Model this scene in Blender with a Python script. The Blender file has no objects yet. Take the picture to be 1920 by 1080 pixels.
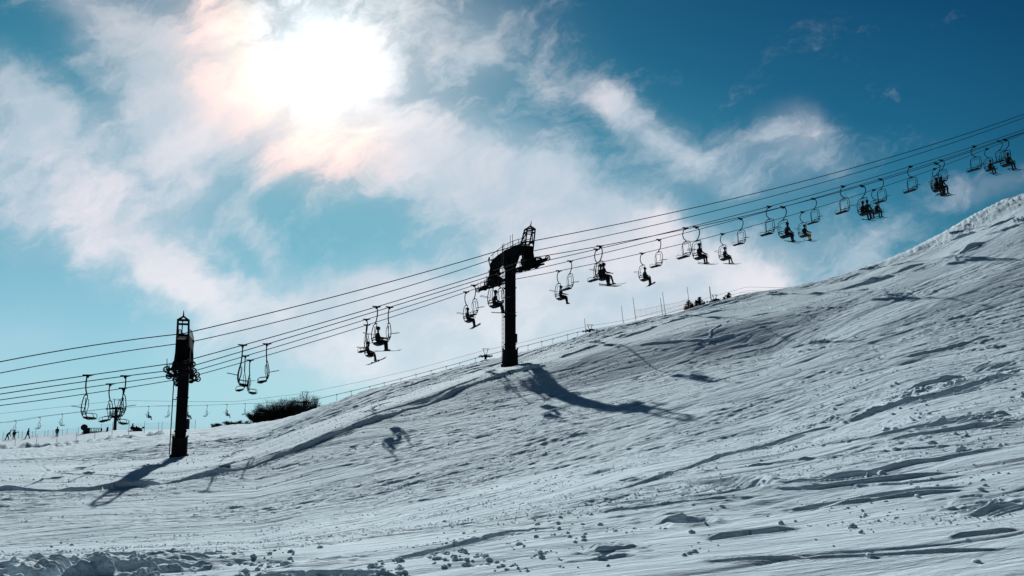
import bpy, math, random
import numpy as np
from mathutils import Vector, Matrix
R = math.radians
sc = bpy.context.scene
COL = sc.collection
random.seed(7); rng = np.random.default_rng(11)

# ------------------------------------------------------------------ camera
PITCH = R(8.0); F = 1450.0
cam = bpy.data.cameras.new('camera'); camo = bpy.data.objects.new('camera', cam); COL.objects.link(camo)
cam.sensor_width = 36; cam.lens = 36*F/1920; cam.clip_end = 12000; cam.clip_start = 0.1
camo.location = (0, 0, 0); camo.rotation_euler = (R(90)+PITCH, 0, 0)
sc.camera = camo
sc.view_settings.view_transform = 'Standard'; sc.view_settings.look = 'None'
sc.view_settings.exposure = 0.0; sc.view_settings.gamma = 1
sc.render.resolution_x = 1920; sc.render.resolution_y = 1080

def ray(px, py):
    a = (px-960)/F; b = (540-py)/F; c, s = math.cos(PITCH), math.sin(PITCH)
    return (a, c-b*s, s+b*c)
SUN_PX = (603, 100)
sd = Vector(ray(*SUN_PX)).normalized()
SUN_EL = math.asin(sd.z); SUN_AZ = math.atan2(sd.x, sd.y)

# ------------------------------------------------------------------ world
W = bpy.data.worlds.new('World'); sc.world = W; W.use_nodes = True
nt = W.node_tree; nt.nodes.clear()
N = nt.nodes.new; L = nt.links.new
def mth(op, a, b=None, c=None, clamp=False):
    n = N('ShaderNodeMath'); n.operation = op; n.use_clamp = clamp
    for i, v in enumerate((a, b, c)):
        if v is None: continue
        if isinstance(v, (int, float)): n.inputs[i].default_value = v
        else: L(v, n.inputs[i])
    return n.outputs[0]
def vmth(op, a, b=None):
    n = N('ShaderNodeVectorMath'); n.operation = op
    for i, v in enumerate((a, b)):
        if v is None: continue
        if isinstance(v, (tuple, list, Vector)): n.inputs[i].default_value = tuple(v)
        else: L(v, n.inputs[i])
    return n
def mixc(f, a, b, mode='MIX'):
    n = N('ShaderNodeMix'); n.data_type = 'RGBA'; n.blend_type = mode
    for i, v in ((0, f), (6, a), (7, b)):
        if isinstance(v, (int, float)): n.inputs[i].default_value = v
        elif isinstance(v, (tuple, list)): n.inputs[i].default_value = (*v, 1)
        else: L(v, n.inputs[i])
    return n.outputs[2]
def sstep(v, a, b):
    n = N('ShaderNodeMapRange'); n.interpolation_type = 'SMOOTHSTEP'
    L(v, n.inputs[0]); n.inputs[1].default_value = a; n.inputs[2].default_value = b
    return n.outputs[0]
def noise(vec, scale, detail=6, rough=0.55, dist=0.0, dims='3D'):
    n = N('ShaderNodeTexNoise'); n.noise_dimensions = dims; L(vec, n.inputs['Vector'])
    n.inputs['Scale'].default_value = scale; n.inputs['Detail'].default_value = detail
    n.inputs['Roughness'].default_value = rough; n.inputs['Distortion'].default_value = dist
    return n
tc = N('ShaderNodeTexCoord'); D = tc.outputs['Generated']
sep = N('ShaderNodeSeparateXYZ'); L(D, sep.inputs[0])
# gnomonic sky coordinates on the sunny side of the sky
yy = mth('MAXIMUM', sep.outputs[1], 0.08)
gx = mth('DIVIDE', sep.outputs[0], yy); gz = mth('DIVIDE', sep.outputs[2], yy)
comb = N('ShaderNodeCombineXYZ'); L(gx, comb.inputs[0]); L(gz, comb.inputs[1])
G = comb.outputs[0]
w1 = noise(G, 3.2, 5, 0.6).outputs['Color']
w2 = noise(G, 11.0, 4, 0.6).outputs['Color']
wa = vmth('SCALE', vmth('SUBTRACT', w1, (0.5, 0.5, 0.5)).outputs[0]); wa.inputs['Scale'].default_value = 0.15
wb = vmth('SCALE', vmth('SUBTRACT', w2, (0.5, 0.5, 0.5)).outputs[0]); wb.inputs['Scale'].default_value = 0.055
GW = vmth('ADD', vmth('ADD', G, wa.outputs[0]).outputs[0], wb.outputs[0]).outputs[0]
flat = vmth('MULTIPLY', GW, (1, 1, 0)).outputs[0]
def gno(px, py):
    x, y, z = ray(px, py); return x/y, z/y
BLOBS = [(130,350,240,115,20,1.25),(50,190,130,50,32,.8),(270,80,170,80,50,.85),(400,170,140,120,45,.9),(310,280,100,60,40,.55),
 (560,140,210,170,30,.8),(500,260,90,60,40,.6),(690,260,140,80,48,.95),(900,330,190,72,25,1.0),(1050,400,150,90,32,1.0),
 (1160,195,60,24,38,.8),(1240,260,120,38,38,.68),(1330,330,150,50,20,.28),(1500,275,80,55,30,.75),(1420,320,120,45,0,.45),
 (600,600,190,62,6,1.15),(860,590,240,75,0,1.2),(1130,500,210,95,12,1.2),(1370,500,160,50,10,1.1),
 (330,490,50,24,55,.7),(380,540,60,30,40,.5),(495,435,65,22,40,.5),(840,50,200,120,25,.95),(1850,345,130,26,-12,.50),(1600,470,150,60,0,.40),
 (30,650,90,40,0,.45),(760,690,230,55,0,.9),(1080,600,260,60,0,1.1),(180,40,110,50,45,.7),(1200,400,90,60,30,.55),(330,640,140,34,0,.35),(200,470,140,40,10,.4)]
tot = None
for (px, py, rx, ry, ang, amp) in BLOBS:
    cx, cz = gno(px, py)
    m = N('ShaderNodeMapping'); m.vector_type = 'TEXTURE'; L(flat, m.inputs[0])
    m.inputs[1].default_value = (cx, cz, 0); m.inputs[2].default_value = (0, 0, -R(ang))
    m.inputs[3].default_value = (rx/F*1.03, ry/F*1.03, 1)
    d = vmth('DOT_PRODUCT', m.outputs[0], m.outputs[0]).outputs['Value']
    e = mth('MULTIPLY', mth('EXPONENT', mth('MULTIPLY', d, -0.75)), amp)
    tot = e if tot is None else mth('ADD', tot, e)
# streaky cloud texture, stretched along the drift direction
mp = N('ShaderNodeMapping'); L(GW, mp.inputs[0]); mp.inputs[2].default_value = (0, 0, R(-28)); 
mp2 = N('ShaderNodeMapping'); L(mp.outputs[0], mp2.inputs[0]); mp2.inputs[3].default_value = (1.0, 1.8, 1)
nz = noise(mp2.outputs[0], 5.5, 9, 0.62, 0.3).outputs['Fac']
nf = noise(mp2.outputs[0], 16, 8, 0.65, 0.2).outputs['Fac']
dens = mth('ADD', mth('ADD', tot, mth('MULTIPLY', mth('SUBTRACT', nz, 0.5), 2.5)), mth('MULTIPLY', mth('SUBTRACT', nf, 0.5), 0.9))
cl = mth('MAXIMUM', sstep(dens, 0.15, 1.45), mth('MULTIPLY', sstep(tot, .05, 1.3), .50))
# sky colour: elevation and angle from the sun
sdot = vmth('DOT_PRODUCT', D, tuple(sd)).outputs['Value']
sang = mth('ARCCOSINE', mth('MINIMUM', mth('MAXIMUM', sdot, -1.0), 1.0))
el = mth('MAXIMUM', sep.outputs[2], 0.0)
east = mth('MULTIPLY', mth('MAXIMUM', sep.outputs[0], 0.0), 0.42)
fac = mth('ADD', mth('MULTIPLY', el, 1.15), east)
rp = N('ShaderNodeValToRGB'); L(fac, rp.inputs[0])
els = rp.color_ramp.elements
stops = [(0.0,(.40,.68,.82)),(.08,(.32,.59,.75)),(.20,(.175,.44,.585)),(.32,(.085,.325,.455)),(.44,(.032,.205,.33)),(.54,(.008,.12,.235)),(.68,(.001,.06,.155)),(1,(.001,.03,.10))]
els[0].position = 0; els[0].color = (*stops[0][1], 1); els[1].position = 1; els[1].color = (*stops[-1][1], 1)
for p, c in stops[1:-1]:
    e = els.new(p); e.color = (*c, 1)
ns = N('ShaderNodeTexSky'); ns.sky_type = 'NISHITA'; ns.sun_disc = False
ns.sun_elevation = SUN_EL; ns.sun_rotation = SUN_AZ
nis = mixc(1.0, ns.outputs[0], (0.016, 0.040, 0.050), 'MULTIPLY')
sky = mixc(0.12, rp.outputs[0], nis)
# slow blotchy variation of the blue
nb = noise(G, 2.3, 3, 0.5).outputs['Fac']
sky = mixc(mth('MULTIPLY', sstep(nb, .4, .7), .35), sky, mixc(1.0, sky, (.72, .92, .95), 'MULTIPLY'))
# clouds
cs = noise(mp2.outputs[0], 4.2, 6, 0.55).outputs['Fac']
ccol = mixc(sstep(cs, .36, .66), (.50, .61, .71), (.84, .81, .87))
low = sstep(gz, .25, -.02)
ccol = mixc(low, ccol, mixc(sstep(cs, .36, .66), (.60,.72,.80), (.90,.91,.95)))
upper = sstep(gz, .3, .6)
ccol = mixc(mth('MULTIPLY', upper, .65), ccol, (.40, .47, .53))
out = mixc(mth('MULTIPLY', cl, .93), sky, ccol)
# the sun behind thin cloud: thin warm ring below left of it and a soft burnt-out glare
warp = mth('ADD', mth('MULTIPLY', mth('SUBTRACT', nf, .5), -.045), mth('MULTIPLY', mth('SUBTRACT', nz, .5), -.075))
tex = mth('ADD', .45, mth('MULTIPLY', sstep(nz, .35, .65), .9))
gn = mth('ADD', sang, warp)
sx, sz = gno(*SUN_PX)
side_ = mth('SUBTRACT', mth('SUBTRACT', sx+sz, gx), gz)
rmask = sstep(side_, -.03, .09)
def gauss(v, c, w): return mth('EXPONENT', mth('MULTIPLY', mth('POWER', mth('ABSOLUTE', mth('DIVIDE', mth('SUBTRACT', v, c), w)), 2.0), -1.0))
out = mixc(mth('MULTIPLY', mth('MULTIPLY', gauss(gn, .126, .032), rmask), mth('MULTIPLY', .7, tex)), out, (1.0, .72, .68))
out = mixc(mth('MULTIPLY', mth('MULTIPLY', gauss(gn, .094, .022), rmask), mth('MULTIPLY', .5, tex)), out, (1.0, .84, .62))
veil = mth('MULTIPLY', gauss(sang, 0, .15), mth('ADD', .12, mth('MULTIPLY', cl, .30)))
out = mixc(veil, out, (.96, .92, .90))
glare = mth('ADD', mth('MULTIPLY', gauss(gn, 0, .044), 1.5), mth('MULTIPLY', mth('MULTIPLY', gauss(gn, 0, .105), .42), tex))
gl = N('ShaderNodeMix'); gl.data_type = 'RGBA'; gl.blend_type = 'ADD'; gl.inputs[0].default_value = 1.0
L(out, gl.inputs[6]); gcol = vmth('SCALE', (1.0, .98, .94)); L(glare, gcol.inputs['Scale']); L(gcol.outputs[0], gl.inputs[7]); out = gl.outputs[2]
away = sstep(sang, .66, 1.35)  # sky far from the sun, mostly out of view, darkened to weaken shadow fill
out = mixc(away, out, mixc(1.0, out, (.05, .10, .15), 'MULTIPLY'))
grd = sstep(sep.outputs[2], -0.02, -0.12)
out = mixc(grd, out, (.10, .14, .18))
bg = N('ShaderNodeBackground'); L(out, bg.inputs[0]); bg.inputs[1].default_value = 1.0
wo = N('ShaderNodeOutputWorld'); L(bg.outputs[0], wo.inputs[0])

# ------------------------------------------------------------------ sun
sl = bpy.data.lights.new('sun', 'SUN'); slo = bpy.data.objects.new('sun', sl); COL.objects.link(slo)
sl.energy = 4.8; sl.angle = R(0.6); sl.color = (1.0, .99, .965)
LE = SUN_EL+R(4.2); LZ = SUN_AZ+R(.8)   # disc centre of the veiled glow, read from the shadows on the snow
slo.rotation_euler = Vector((math.sin(LZ)*math.cos(LE), math.cos(LZ)*math.cos(LE), math.sin(LE))).to_track_quat('Z', 'Y').to_euler(); slo.location = (0, 0, 60)

# ------------------------------------------------------------------ materials
def mat(name, col, rough=.6, metal=0.0, var=.25, scale=6, bump=.0, spec=.3):
    m = bpy.data.materials.new(name); m.use_nodes = True; t = m.node_tree; b = t.nodes['Principled BSDF']
    n = t.nodes.new('ShaderNodeTexNoise'); n.inputs['Scale'].default_value = scale; n.inputs['Detail'].default_value = 5
    c = t.nodes.new('ShaderNodeTexCoord'); t.links.new(c.outputs['Object'], n.inputs['Vector'])
    r = t.nodes.new('ShaderNodeValToRGB'); t.links.new(n.outputs['Fac'], r.inputs[0])
    r.color_ramp.elements[0].position = .3; r.color_ramp.elements[1].position = .7
    r.color_ramp.elements[0].color = (*[v*(1-var) for v in col], 1); r.color_ramp.elements[1].color = (*[min(1, v*(1+var)) for v in col], 1)
    t.links.new(r.outputs[0], b.inputs['Base Color']); b.inputs['Roughness'].default_value = rough
    b.inputs['Metallic'].default_value = metal; b.inputs['Specular IOR Level'].default_value = spec
    if bump:
        bp = t.nodes.new('ShaderNodeBump'); bp.inputs['Strength'].default_value = bump; bp.inputs['Distance'].default_value = .02
        t.links.new(n.outputs['Fac'], bp.inputs['Height']); t.links.new(bp.outputs[0], b.inputs['Normal'])
    return m
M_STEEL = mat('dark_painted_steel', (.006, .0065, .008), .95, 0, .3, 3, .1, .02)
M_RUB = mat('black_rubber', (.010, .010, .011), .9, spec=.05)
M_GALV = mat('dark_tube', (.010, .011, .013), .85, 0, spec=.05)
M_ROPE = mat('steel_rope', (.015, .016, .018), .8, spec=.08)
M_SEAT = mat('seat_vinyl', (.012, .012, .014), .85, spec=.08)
M_CONC = mat('dark_concrete', (.011, .011, .012), .95, 0, .3, 4, .4, .02)  # near-black tone over the whole block, slight random variation
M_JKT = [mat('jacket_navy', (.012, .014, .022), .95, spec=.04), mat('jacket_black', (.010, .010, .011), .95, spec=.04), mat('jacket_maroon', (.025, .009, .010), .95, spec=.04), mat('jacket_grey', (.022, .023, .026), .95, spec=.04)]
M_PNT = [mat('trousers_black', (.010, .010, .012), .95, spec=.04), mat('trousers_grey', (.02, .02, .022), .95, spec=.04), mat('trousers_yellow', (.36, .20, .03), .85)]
M_SKIN = mat('skin', (.35, .22, .16), .6)
M_HELM = mat('helmet_shell', (.012, .012, .015), .7, spec=.1)
M_GOG = mat('goggle_lens', (.05, .03, .02), .15)
M_SKI = mat('ski_topsheet', (.012, .012, .015), .9, spec=.03)
M_GLOVE = mat('glove_fabric', (.02, .02, .022), .9)
M_TWIG = mat('bare_twigs', (.022, .018, .015), .95, spec=.03)
M_BARK = mat('bark', (.05, .04, .032), .95, 0, .3, 8, .5)
M_FIR = mat('fir_needles', (.014, .022, .015), .95, spec=.03)
M_NET = mat('orange_net', (.55, .13, .10), .8)
M_BAMB = mat('bamboo_pole', (.22, .17, .10), .7)
M_MACH = mat('machine_paint', (.018, .018, .022), .7, spec=.1)

def snow_material():
    m = bpy.data.materials.new('snow'); m.use_nodes = True; t = m.node_tree; b = t.nodes['Principled BSDF']
    def n_(ty): return t.nodes.new(ty)
    c = n_('ShaderNodeTexCoord')
    mp = n_('ShaderNodeMapping'); t.links.new(c.outputs['Object'], mp.inputs[0]); mp.inputs[2].default_value = (0, 0, R(-16))
    mp2 = n_('ShaderNodeMapping'); t.links.new(mp.outputs[0], mp2.inputs[0]); mp2.inputs[3].default_value = (.16, 1, 1)
    def nz(vec, s, d, ro=.6):
        n = n_('ShaderNodeTexNoise'); n.inputs['Scale'].default_value = s; n.inputs['Detail'].default_value = d; n.inputs['Roughness'].default_value = ro
        t.links.new(vec, n.inputs['Vector']); return n.outputs['Fac']
    a = nz(mp2.outputs[0], 3.0, 8, .65); g = nz(c.outputs['Object'], 9, 8, .75); f = nz(mp2.outputs[0], 11, 5, .6)
    b1 = n_('ShaderNodeBump'); b1.inputs['Strength'].default_value = .9; b1.inputs['Distance'].default_value = .11; t.links.new(a, b1.inputs['Height'])
    b2 = n_('ShaderNodeBump'); b2.inputs['Strength'].default_value = .8; b2.inputs['Distance'].default_value = .035; t.links.new(f, b2.inputs['Height']); t.links.new(b1.outputs[0], b2.inputs['Normal'])
    b3 = n_('ShaderNodeBump'); b3.inputs['Strength'].default_value = .55; b3.inputs['Distance'].default_value = .03; t.links.new(g, b3.inputs['Height']); t.links.new(b2.outputs[0], b3.inputs['Normal'])
    t.links.new(b3.outputs[0], b.inputs['Normal'])
    r = n_('ShaderNodeValToRGB'); t.links.new(nz(c.outputs['Object'], .35, 6), r.inputs[0])
    r.color_ramp.elements[0].color = (.50, .635, .70, 1); r.color_ramp.elements[1].color = (.58, .71, .775, 1)
    r.color_ramp.elements[0].position = .35; r.color_ramp.elements[1].position = .65
    t.links.new(r.outputs[0], b.inputs['Base Color']); b.inputs['Roughness'].default_value = .85; b.inputs['Specular IOR Level'].default_value = .06
    return m
M_SNOW = snow_material()

# ------------------------------------------------------------------ helpers
def tag(o, label=None, cat=None, group=None, kind=None):
    if label: o['label'] = label
    if cat: o['category'] = cat
    if group: o['group'] = group
    if kind: o['kind'] = kind
    return o
def empty(name, loc=(0, 0, 0), rz=0.0):
    o = bpy.data.objects.new(name, None); COL.objects.link(o); o.location = loc; o.rotation_euler = (0, 0, rz); o.empty_display_size = .3
    return o
def copy_tree(o, parent=None):
    c = o.copy(); COL.objects.link(c)
    if parent: c.parent = parent
    for ch in list(o.children): copy_tree(ch, c)
    return c
class MB:
    def __init__(s): s.v = []; s.f = []; s.m = []; s.sm = []
    def add(s, vs, fs, mi=0, smooth=True):
        o = len(s.v); s.v += [tuple(v) for v in vs]; s.f += [tuple(i+o for i in f) for f in fs]
        s.m += [mi]*len(fs); s.sm += [smooth]*len(fs); return s
    def box(s, c, size, rot=None, taper=1.0, mi=0):
        hx, hy, hz = size[0]/2, size[1]/2, size[2]/2; vs = []
        for z, k in ((-hz, 1), (hz, taper)):
            for x, y in ((-hx, -hy), (hx, -hy), (hx, hy), (-hx, hy)):
                p = Vector((x*k, y*k, z))
                if rot is not None: p = rot @ p
                vs.append(p + Vector(c))
        return s.add(vs, [(0,3,2,1),(4,5,6,7),(0,1,5,4),(1,2,6,5),(2,3,7,6),(3,0,4,7)], mi, False)
    def bar(s, a, b, w, h=None, mi=0):
        a = Vector(a); b = Vector(b); d = b-a
        if d.length < 1e-6: return s
        q = d.to_track_quat('Z', 'Y').to_matrix()
        return s.box((a+b)/2, (w, h or w, d.length), q, 1, mi)
    def tube(s, pts, r, n=6, closed=False, mi=0):
        P = [Vector(p) for p in pts]; K = len(P); rs = r if isinstance(r, (list, tuple)) else [r]*K
        vs = []; up = None
        for i in range(K):
            if closed: d = P[(i+1) % K]-P[i-1]
            else: d = P[min(i+1, K-1)]-P[max(i-1, 0)]
            d.normalize()
            if up is None: up = Vector((0, 0, 1)) if abs(d.z) < .9 else Vector((1, 0, 0))
            x = up - d*up.dot(d)
            if x.length < 1e-4: x = d.orthogonal()
            x.normalize(); y = d.cross(x); up = x
            for k in range(n):
                t = 2*math.pi*k/n; vs.append(P[i] + (x*math.cos(t)+y*math.sin(t))*rs[i])
        fs = []
        for i in range(K if closed else K-1):
            j = (i+1) % K
            for k in range(n): fs.append((i*n+k, i*n+(k+1) % n, j*n+(k+1) % n, j*n+k))
        if not closed: fs += [tuple(range(n-1, -1, -1)), tuple((K-1)*n+k for k in range(n))]
        return s.add(vs, fs, mi)
    def ell(s, c, r, seg=10, rings=7, rot=None, mi=0, jit=0):
        vs = []; 
        for i in range(rings+1):
            th = math.pi*i/rings
            for k in range(seg):
                ph = 2*math.pi*k/seg; j = 1+random.uniform(-jit, jit)
                p = Vector((r[0]*math.sin(th)*math.cos(ph)*j, r[1]*math.sin(th)*math.sin(ph)*j, r[2]*math.cos(th)*j))
                if rot is not None: p = rot @ p
                vs.append(p+Vector(c))
        fs = [(i*seg+k, (i+1)*seg+k, (i+1)*seg+(k+1) % seg, i*seg+(k+1) % seg) for i in range(rings) for k in range(seg)]
        return s.add(vs, fs, mi)
    def wheel(s, c, r, w, axis=(0, 1, 0), tr=None):
        ax = Vector(axis).normalized(); a = ax.orthogonal().normalized(); b = ax.cross(a); c = Vector(c); tr = tr or r*.2
        s.tube([c+(a*math.cos(t)+b*math.sin(t))*(r-tr) for t in [2*math.pi*i/16 for i in range(16)]], tr, 6, True)
        for i in range(5):
            t = 2*math.pi*i/5; s.bar(c, c+(a*math.cos(t)+b*math.sin(t))*(r-tr), r*.16)
        s.tube([c-ax*w, c+ax*w], r*.24, 8)
        return s
    def build(s, name, mats, parent=None, loc=None):
        me = bpy.data.meshes.new(name); me.from_pydata(s.v, [], s.f)
        if not isinstance(mats, (list, tuple)): mats = [mats]
        for m in mats: me.materials.append(m)
        me.polygons.foreach_set('material_index', s.m); me.polygons.foreach_set('use_smooth', s.sm); me.update()
        o = bpy.data.objects.new(name, me); COL.objects.link(o)
        if parent: o.parent = parent
        if loc: o.location = loc
        return o

# ------------------------------------------------------------------ terrain
def curve(pts):   # [(px,py,depth)] -> arrays az, r, H
    out = []
    for px, py, Y in pts:
        x, y, z = ray(px, py); k = Y/y; out.append((math.atan2(x, y), math.hypot(x*k, Y), z*k))
    return np.array(out)
K = []
K.append(curve([(0,1082,7.6),(480,1078,7.3),(960,1082,7.0),(1440,1082,6.8),(1920,1084,6.4)]))
K.append(curve([(0,1025,20.5),(480,1000,22),(700,965,22.8),(960,905,22.5),(1200,850,22.3),(1440,808,22.5),(1700,738,22.5),(1920,690,23.5)]))
K.append(curve([(0,970,25.5),(480,930,28.5),(700,880,29.5),(960,830,30.2),(1300,745,31.5),(1600,658,34),(1920,568,37)]))
K.append(curve([(0,945,27.8),(480,903,32.5),(700,833,35.2),(960,760,39.5),(1100,730,40.5),(1300,690,41),(1450,665,41.5),(1600,610,41.3),(1760,552,42),(1920,500,42.5)]))
k4 = [(0,920,30),(200,917,31),(330,907,33),(470,878,35),(560,846,37),(600,826,38),(700,792,40),(800,757,43),(900,722,44.5),(960,705,45.5),(1100,668,46),(1300,618,46.5),(1450,592,47),(1600,556,47.5),(1760,506,48),(1920,448,48)]
K.append(curve(k4))
K.append(curve([(x, y-np.interp(x,[0,330,700,900,1100,1500,1920],[6,9,10,9,5,4,8]), Y+.9) for x, y, Y in k4]))
K.append(curve([(0,868,50),(150,866,48),(330,857,44.8),(420,850,46),(480,838,48),(600,793,51),(700,757,52.5),(800,722,53),(900,695,53),(960,683,53),(1100,636,54),(1300,586,55),(1450,555,55.5),(1600,522,56),(1760,462,56.8),(1920,386,57.5)]))
k7 = [(0,839,95),(100,832,95),(180,822,95),(290,811,92),(360,806,90),(430,800,85),(480,796,80),(540,784,72),(590,766,66),(640,748,64),(700,728,62),(780,709,61),(850,690,60.5),(920,674,60),(960,664,60),(1050,640,60),(1120,619,60),(1200,603,60),(1260,591,60),(1300,579,60),(1340,569,60.5),(1400,553,61),(1480,540,61.5),(1540,527,62),(1600,510,62),(1680,480,62),(1760,442,62.5),(1820,408,63),(1880,378,63),(1920,366,63.5)]
K.append(curve(k7))
k8 = []
for x, y, Y in k7:
    if x <= 430: k8.append((x, y+7, 112))
    elif x < 560: k8.append((x, 801, 105))
    else:
        w = min(1, (x-560)/400); k8.append((x, y+35+w*35, Y+np.interp(x,[560,760],[36,20])))
K.append(curve(k8))
K.append(curve([(0,824,140),(100,818,140),(190,809,140),(290,807,140),(360,805,140),(430,801,140),(480,799,140),(600,800,140),(800,780,140),(1100,740,140),(1500,690,140),(1920,640,140)]))
K.append(curve([(0,826,165),(190,811,165),(360,808,165),(480,803,165),(600,806,165),(1100,760,165),(1920,690,165)]))
az_key = np.radians(np.arange(-180, 180.01, .1))
def circ(a, v):
    lo, hi = v[0], v[-1]; av = (lo+hi)/2
    A = np.concatenate([[-math.pi], [a[0]-R(14)], a, [a[-1]+R(14)], [math.pi]])
    V = np.concatenate([[av], [lo], v, [hi], [av]])
    o = np.interp(az_key, A, V); k = np.exp(-np.linspace(-2, 2, 13)**2); k /= k.sum()
    return np.convolve(np.pad(o, 6, mode='wrap'), k, mode='valid')
KR = [np.full_like(az_key, .5), np.full_like(az_key, 3.0)]; KH = [np.full_like(az_key, -1.62), np.full_like(az_key, -1.6)]
for c in K: KR.append(circ(c[:, 0], c[:, 1])); KH.append(circ(c[:, 0], c[:, 2]))
for rr, dh in ((300, -45), (900, -200), (4000, -900)): KR.append(np.full_like(az_key, float(rr))); KH.append(KH[12]*0.3+dh)
KR = np.array(KR); KH = np.array(KH)
front = np.radians(np.arange(-37.5, 37.51, .047)); side = np.radians(np.arange(39, 321, 3.0))
AZ = np.concatenate([front, side]); nA = len(AZ); nF = len(front)
RR = np.concatenate([np.geomspace(.5, 6.3, 26, endpoint=False), np.geomspace(6.3, 66, 1350, endpoint=False), np.geomspace(66, 175, 130, endpoint=False), np.geomspace(175, 4000, 30)])
nR = len(RR)
def pchip(x, y, q):
    h = np.diff(x); d = np.diff(y)/h; m = np.zeros_like(y)
    w1 = 2*h[1:]+h[:-1]; w2 = h[1:]+2*h[:-1]; ok = d[1:]*d[:-1] > 0
    with np.errstate(divide='ignore', invalid='ignore'): mm = (w1+w2)/(w1/d[:-1]+w2/d[1:])
    m[1:-1] = np.where(ok, mm, 0); m[0] = d[0]; m[-1] = d[-1]
    i = np.clip(np.searchsorted(x, q)-1, 0, len(h)-1); t = (q-x[i])/h[i]; hh = h[i]
    return (2*t**3-3*t**2+1)*y[i]+(t**3-2*t**2+t)*hh*m[i]+(-2*t**3+3*t**2)*y[i+1]+(t**3-t**2)*hh*m[i+1]
HB = np.zeros((nA, nR)); KRa = np.zeros((nA, KR.shape[0]))
for i, a in enumerate(AZ):
    aa = (a+math.pi) % (2*math.pi)-math.pi
    kr = np.array([np.interp(aa, az_key, KR[j]) for j in range(KR.shape[0])]); kh = np.array([np.interp(aa, az_key, KH[j]) for j in range(KR.shape[0])])
    KRa[i] = kr; HB[i] = pchip(kr, kh, RR)
X = np.sin(AZ)[:, None]*RR[None, :]; Y = np.cos(AZ)[:, None]*RR[None, :]
def hit(px, py, rmin=3.0):
    x, y, z = ray(px, py); a = math.atan2(x, y); i = int(np.clip(round((a-front[0])/(front[1]-front[0])), 0, nF-1))
    t = z/math.hypot(x, y); q = HB[i]/RR; j0 = np.searchsorted(RR, rmin)
    js = np.nonzero(q[j0:] >= t)[0]
    if len(js) == 0: return None
    j = js[0]+j0; r = RR[j]
    if j > j0:
        q0, q1 = q[j-1], q[j]; r = RR[j-1]+(RR[j]-RR[j-1])*((t-q0)/(q1-q0) if q1 != q0 else 0)
    return math.sin(a)*r, math.cos(a)*r
def hash2(ix, iy, seed):
    h = (ix.astype(np.int64)*374761393+iy.astype(np.int64)*668265263+seed*974634777) & 0xffffffff
    h = ((h ^ (h >> 13))*1274126177) & 0xffffffff
    return ((h ^ (h >> 16)) & 0xffffff)/float(0xffffff)
def vn(x, y, seed=0):
    ix = np.floor(x); iy = np.floor(y); fx = x-ix; fy = y-iy
    u = fx*fx*fx*(fx*(fx*6-15)+10); v = fy*fy*fy*(fy*(fy*6-15)+10)
    a = hash2(ix, iy, seed); b = hash2(ix+1, iy, seed); c = hash2(ix, iy+1, seed); d = hash2(ix+1, iy+1, seed)
    return (a+(b-a)*u)*(1-v)+(c+(d-c)*u)*v-.5
def fbm(x, y, o, seed=0, g=.5):
    s = 0; a = 1.0
    for k in range(o):
        s = s+a*vn(x*2**k+17.3*k, y*2**k-9.1*k, seed+k); a *= g
    return s
DANG = R(16); ca, sa = math.cos(DANG), math.sin(DANG)
S = X*ca+Y*sa; Q = -X*sa+Y*ca
# image-independent zones: radial zone coordinate from the feature curves
Rg = RR[None, :]*np.ones((nA, 1))
def zone(k0, k1):  # 1 between feature curve k0 and k1
    a = KRa[:, k0][:, None]; b = KRa[:, k1][:, None]
    up = np.clip((Rg-a*.93)/(a*.14), 0, 1); dn = np.clip((b*1.07-Rg)/(b*.14), 0, 1)
    return up*up*(3-2*up)*dn*dn*(3-2*dn)
azg = AZ[:, None]*np.ones((1, nR)); azn = (azg+math.pi) % (2*math.pi)-math.pi
near = 1-zone(3, 20 if False else 13)*0; near = np.clip((KRa[:, 3][:, None]*1.08-Rg)/(KRa[:, 3][:, None]*.16), 0, 1)
mid = zone(3, 6); top = zone(8, 10); right = np.clip((azn-R(8))/R(12), 0, 1)
WX = fbm(X/5, Y/5, 3, 90)*1.2
H = HB.copy()
far = np.clip((140-Rg)/50, 0, 1)
H += far*.22*fbm(S/9, Q/5, 3, 1)                               # broad swells
str1 = fbm(S/7.0+WX*.3, (Q+WX)/.75, 4, 5, .55)
H += str1*(.028*near+.030*mid*(1+1.0*right)+.075*top)*far
rid = np.abs(fbm(S/9.0+3, (Q+WX*.8)/1.3, 2, 31, .45))
H -= np.clip(.10-rid, 0, .1)*(.30*near+.20*mid*(1+.8*right)+1.2*top)*far
rid2 = np.abs(fbm(S/6.0-7, (Q+WX*.9)/.62, 2, 37, .45))
H -= np.clip(.09-rid2, 0, .09)*(.22*near+.34*mid+.9*top)*far      # narrow ski grooves
crumb = fbm(S/.5, Q/.22, 3, 51, .6)
patch = np.clip(fbm(S/5, Q/2.2, 3, 71)*2.5+.2, 0, 1)
H += crumb*patch*(.03*near+.05*mid+.11*top)*far
grit = zone(3, 6)*(1-.3*right)
band = np.clip(.55+1.6*fbm(S/8+WX*.2, Q/1.6, 3, 83), .15, 1.3)
H += (fbm(S/.9, Q/.22, 2, 77, .55)*.034+fbm(S/.22, Q/.12, 2, 78, .5)*.026)*grit*band
H += fbm(S/.7, Q/.25, 3, 79, .6)*.07*top*band*far
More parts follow.
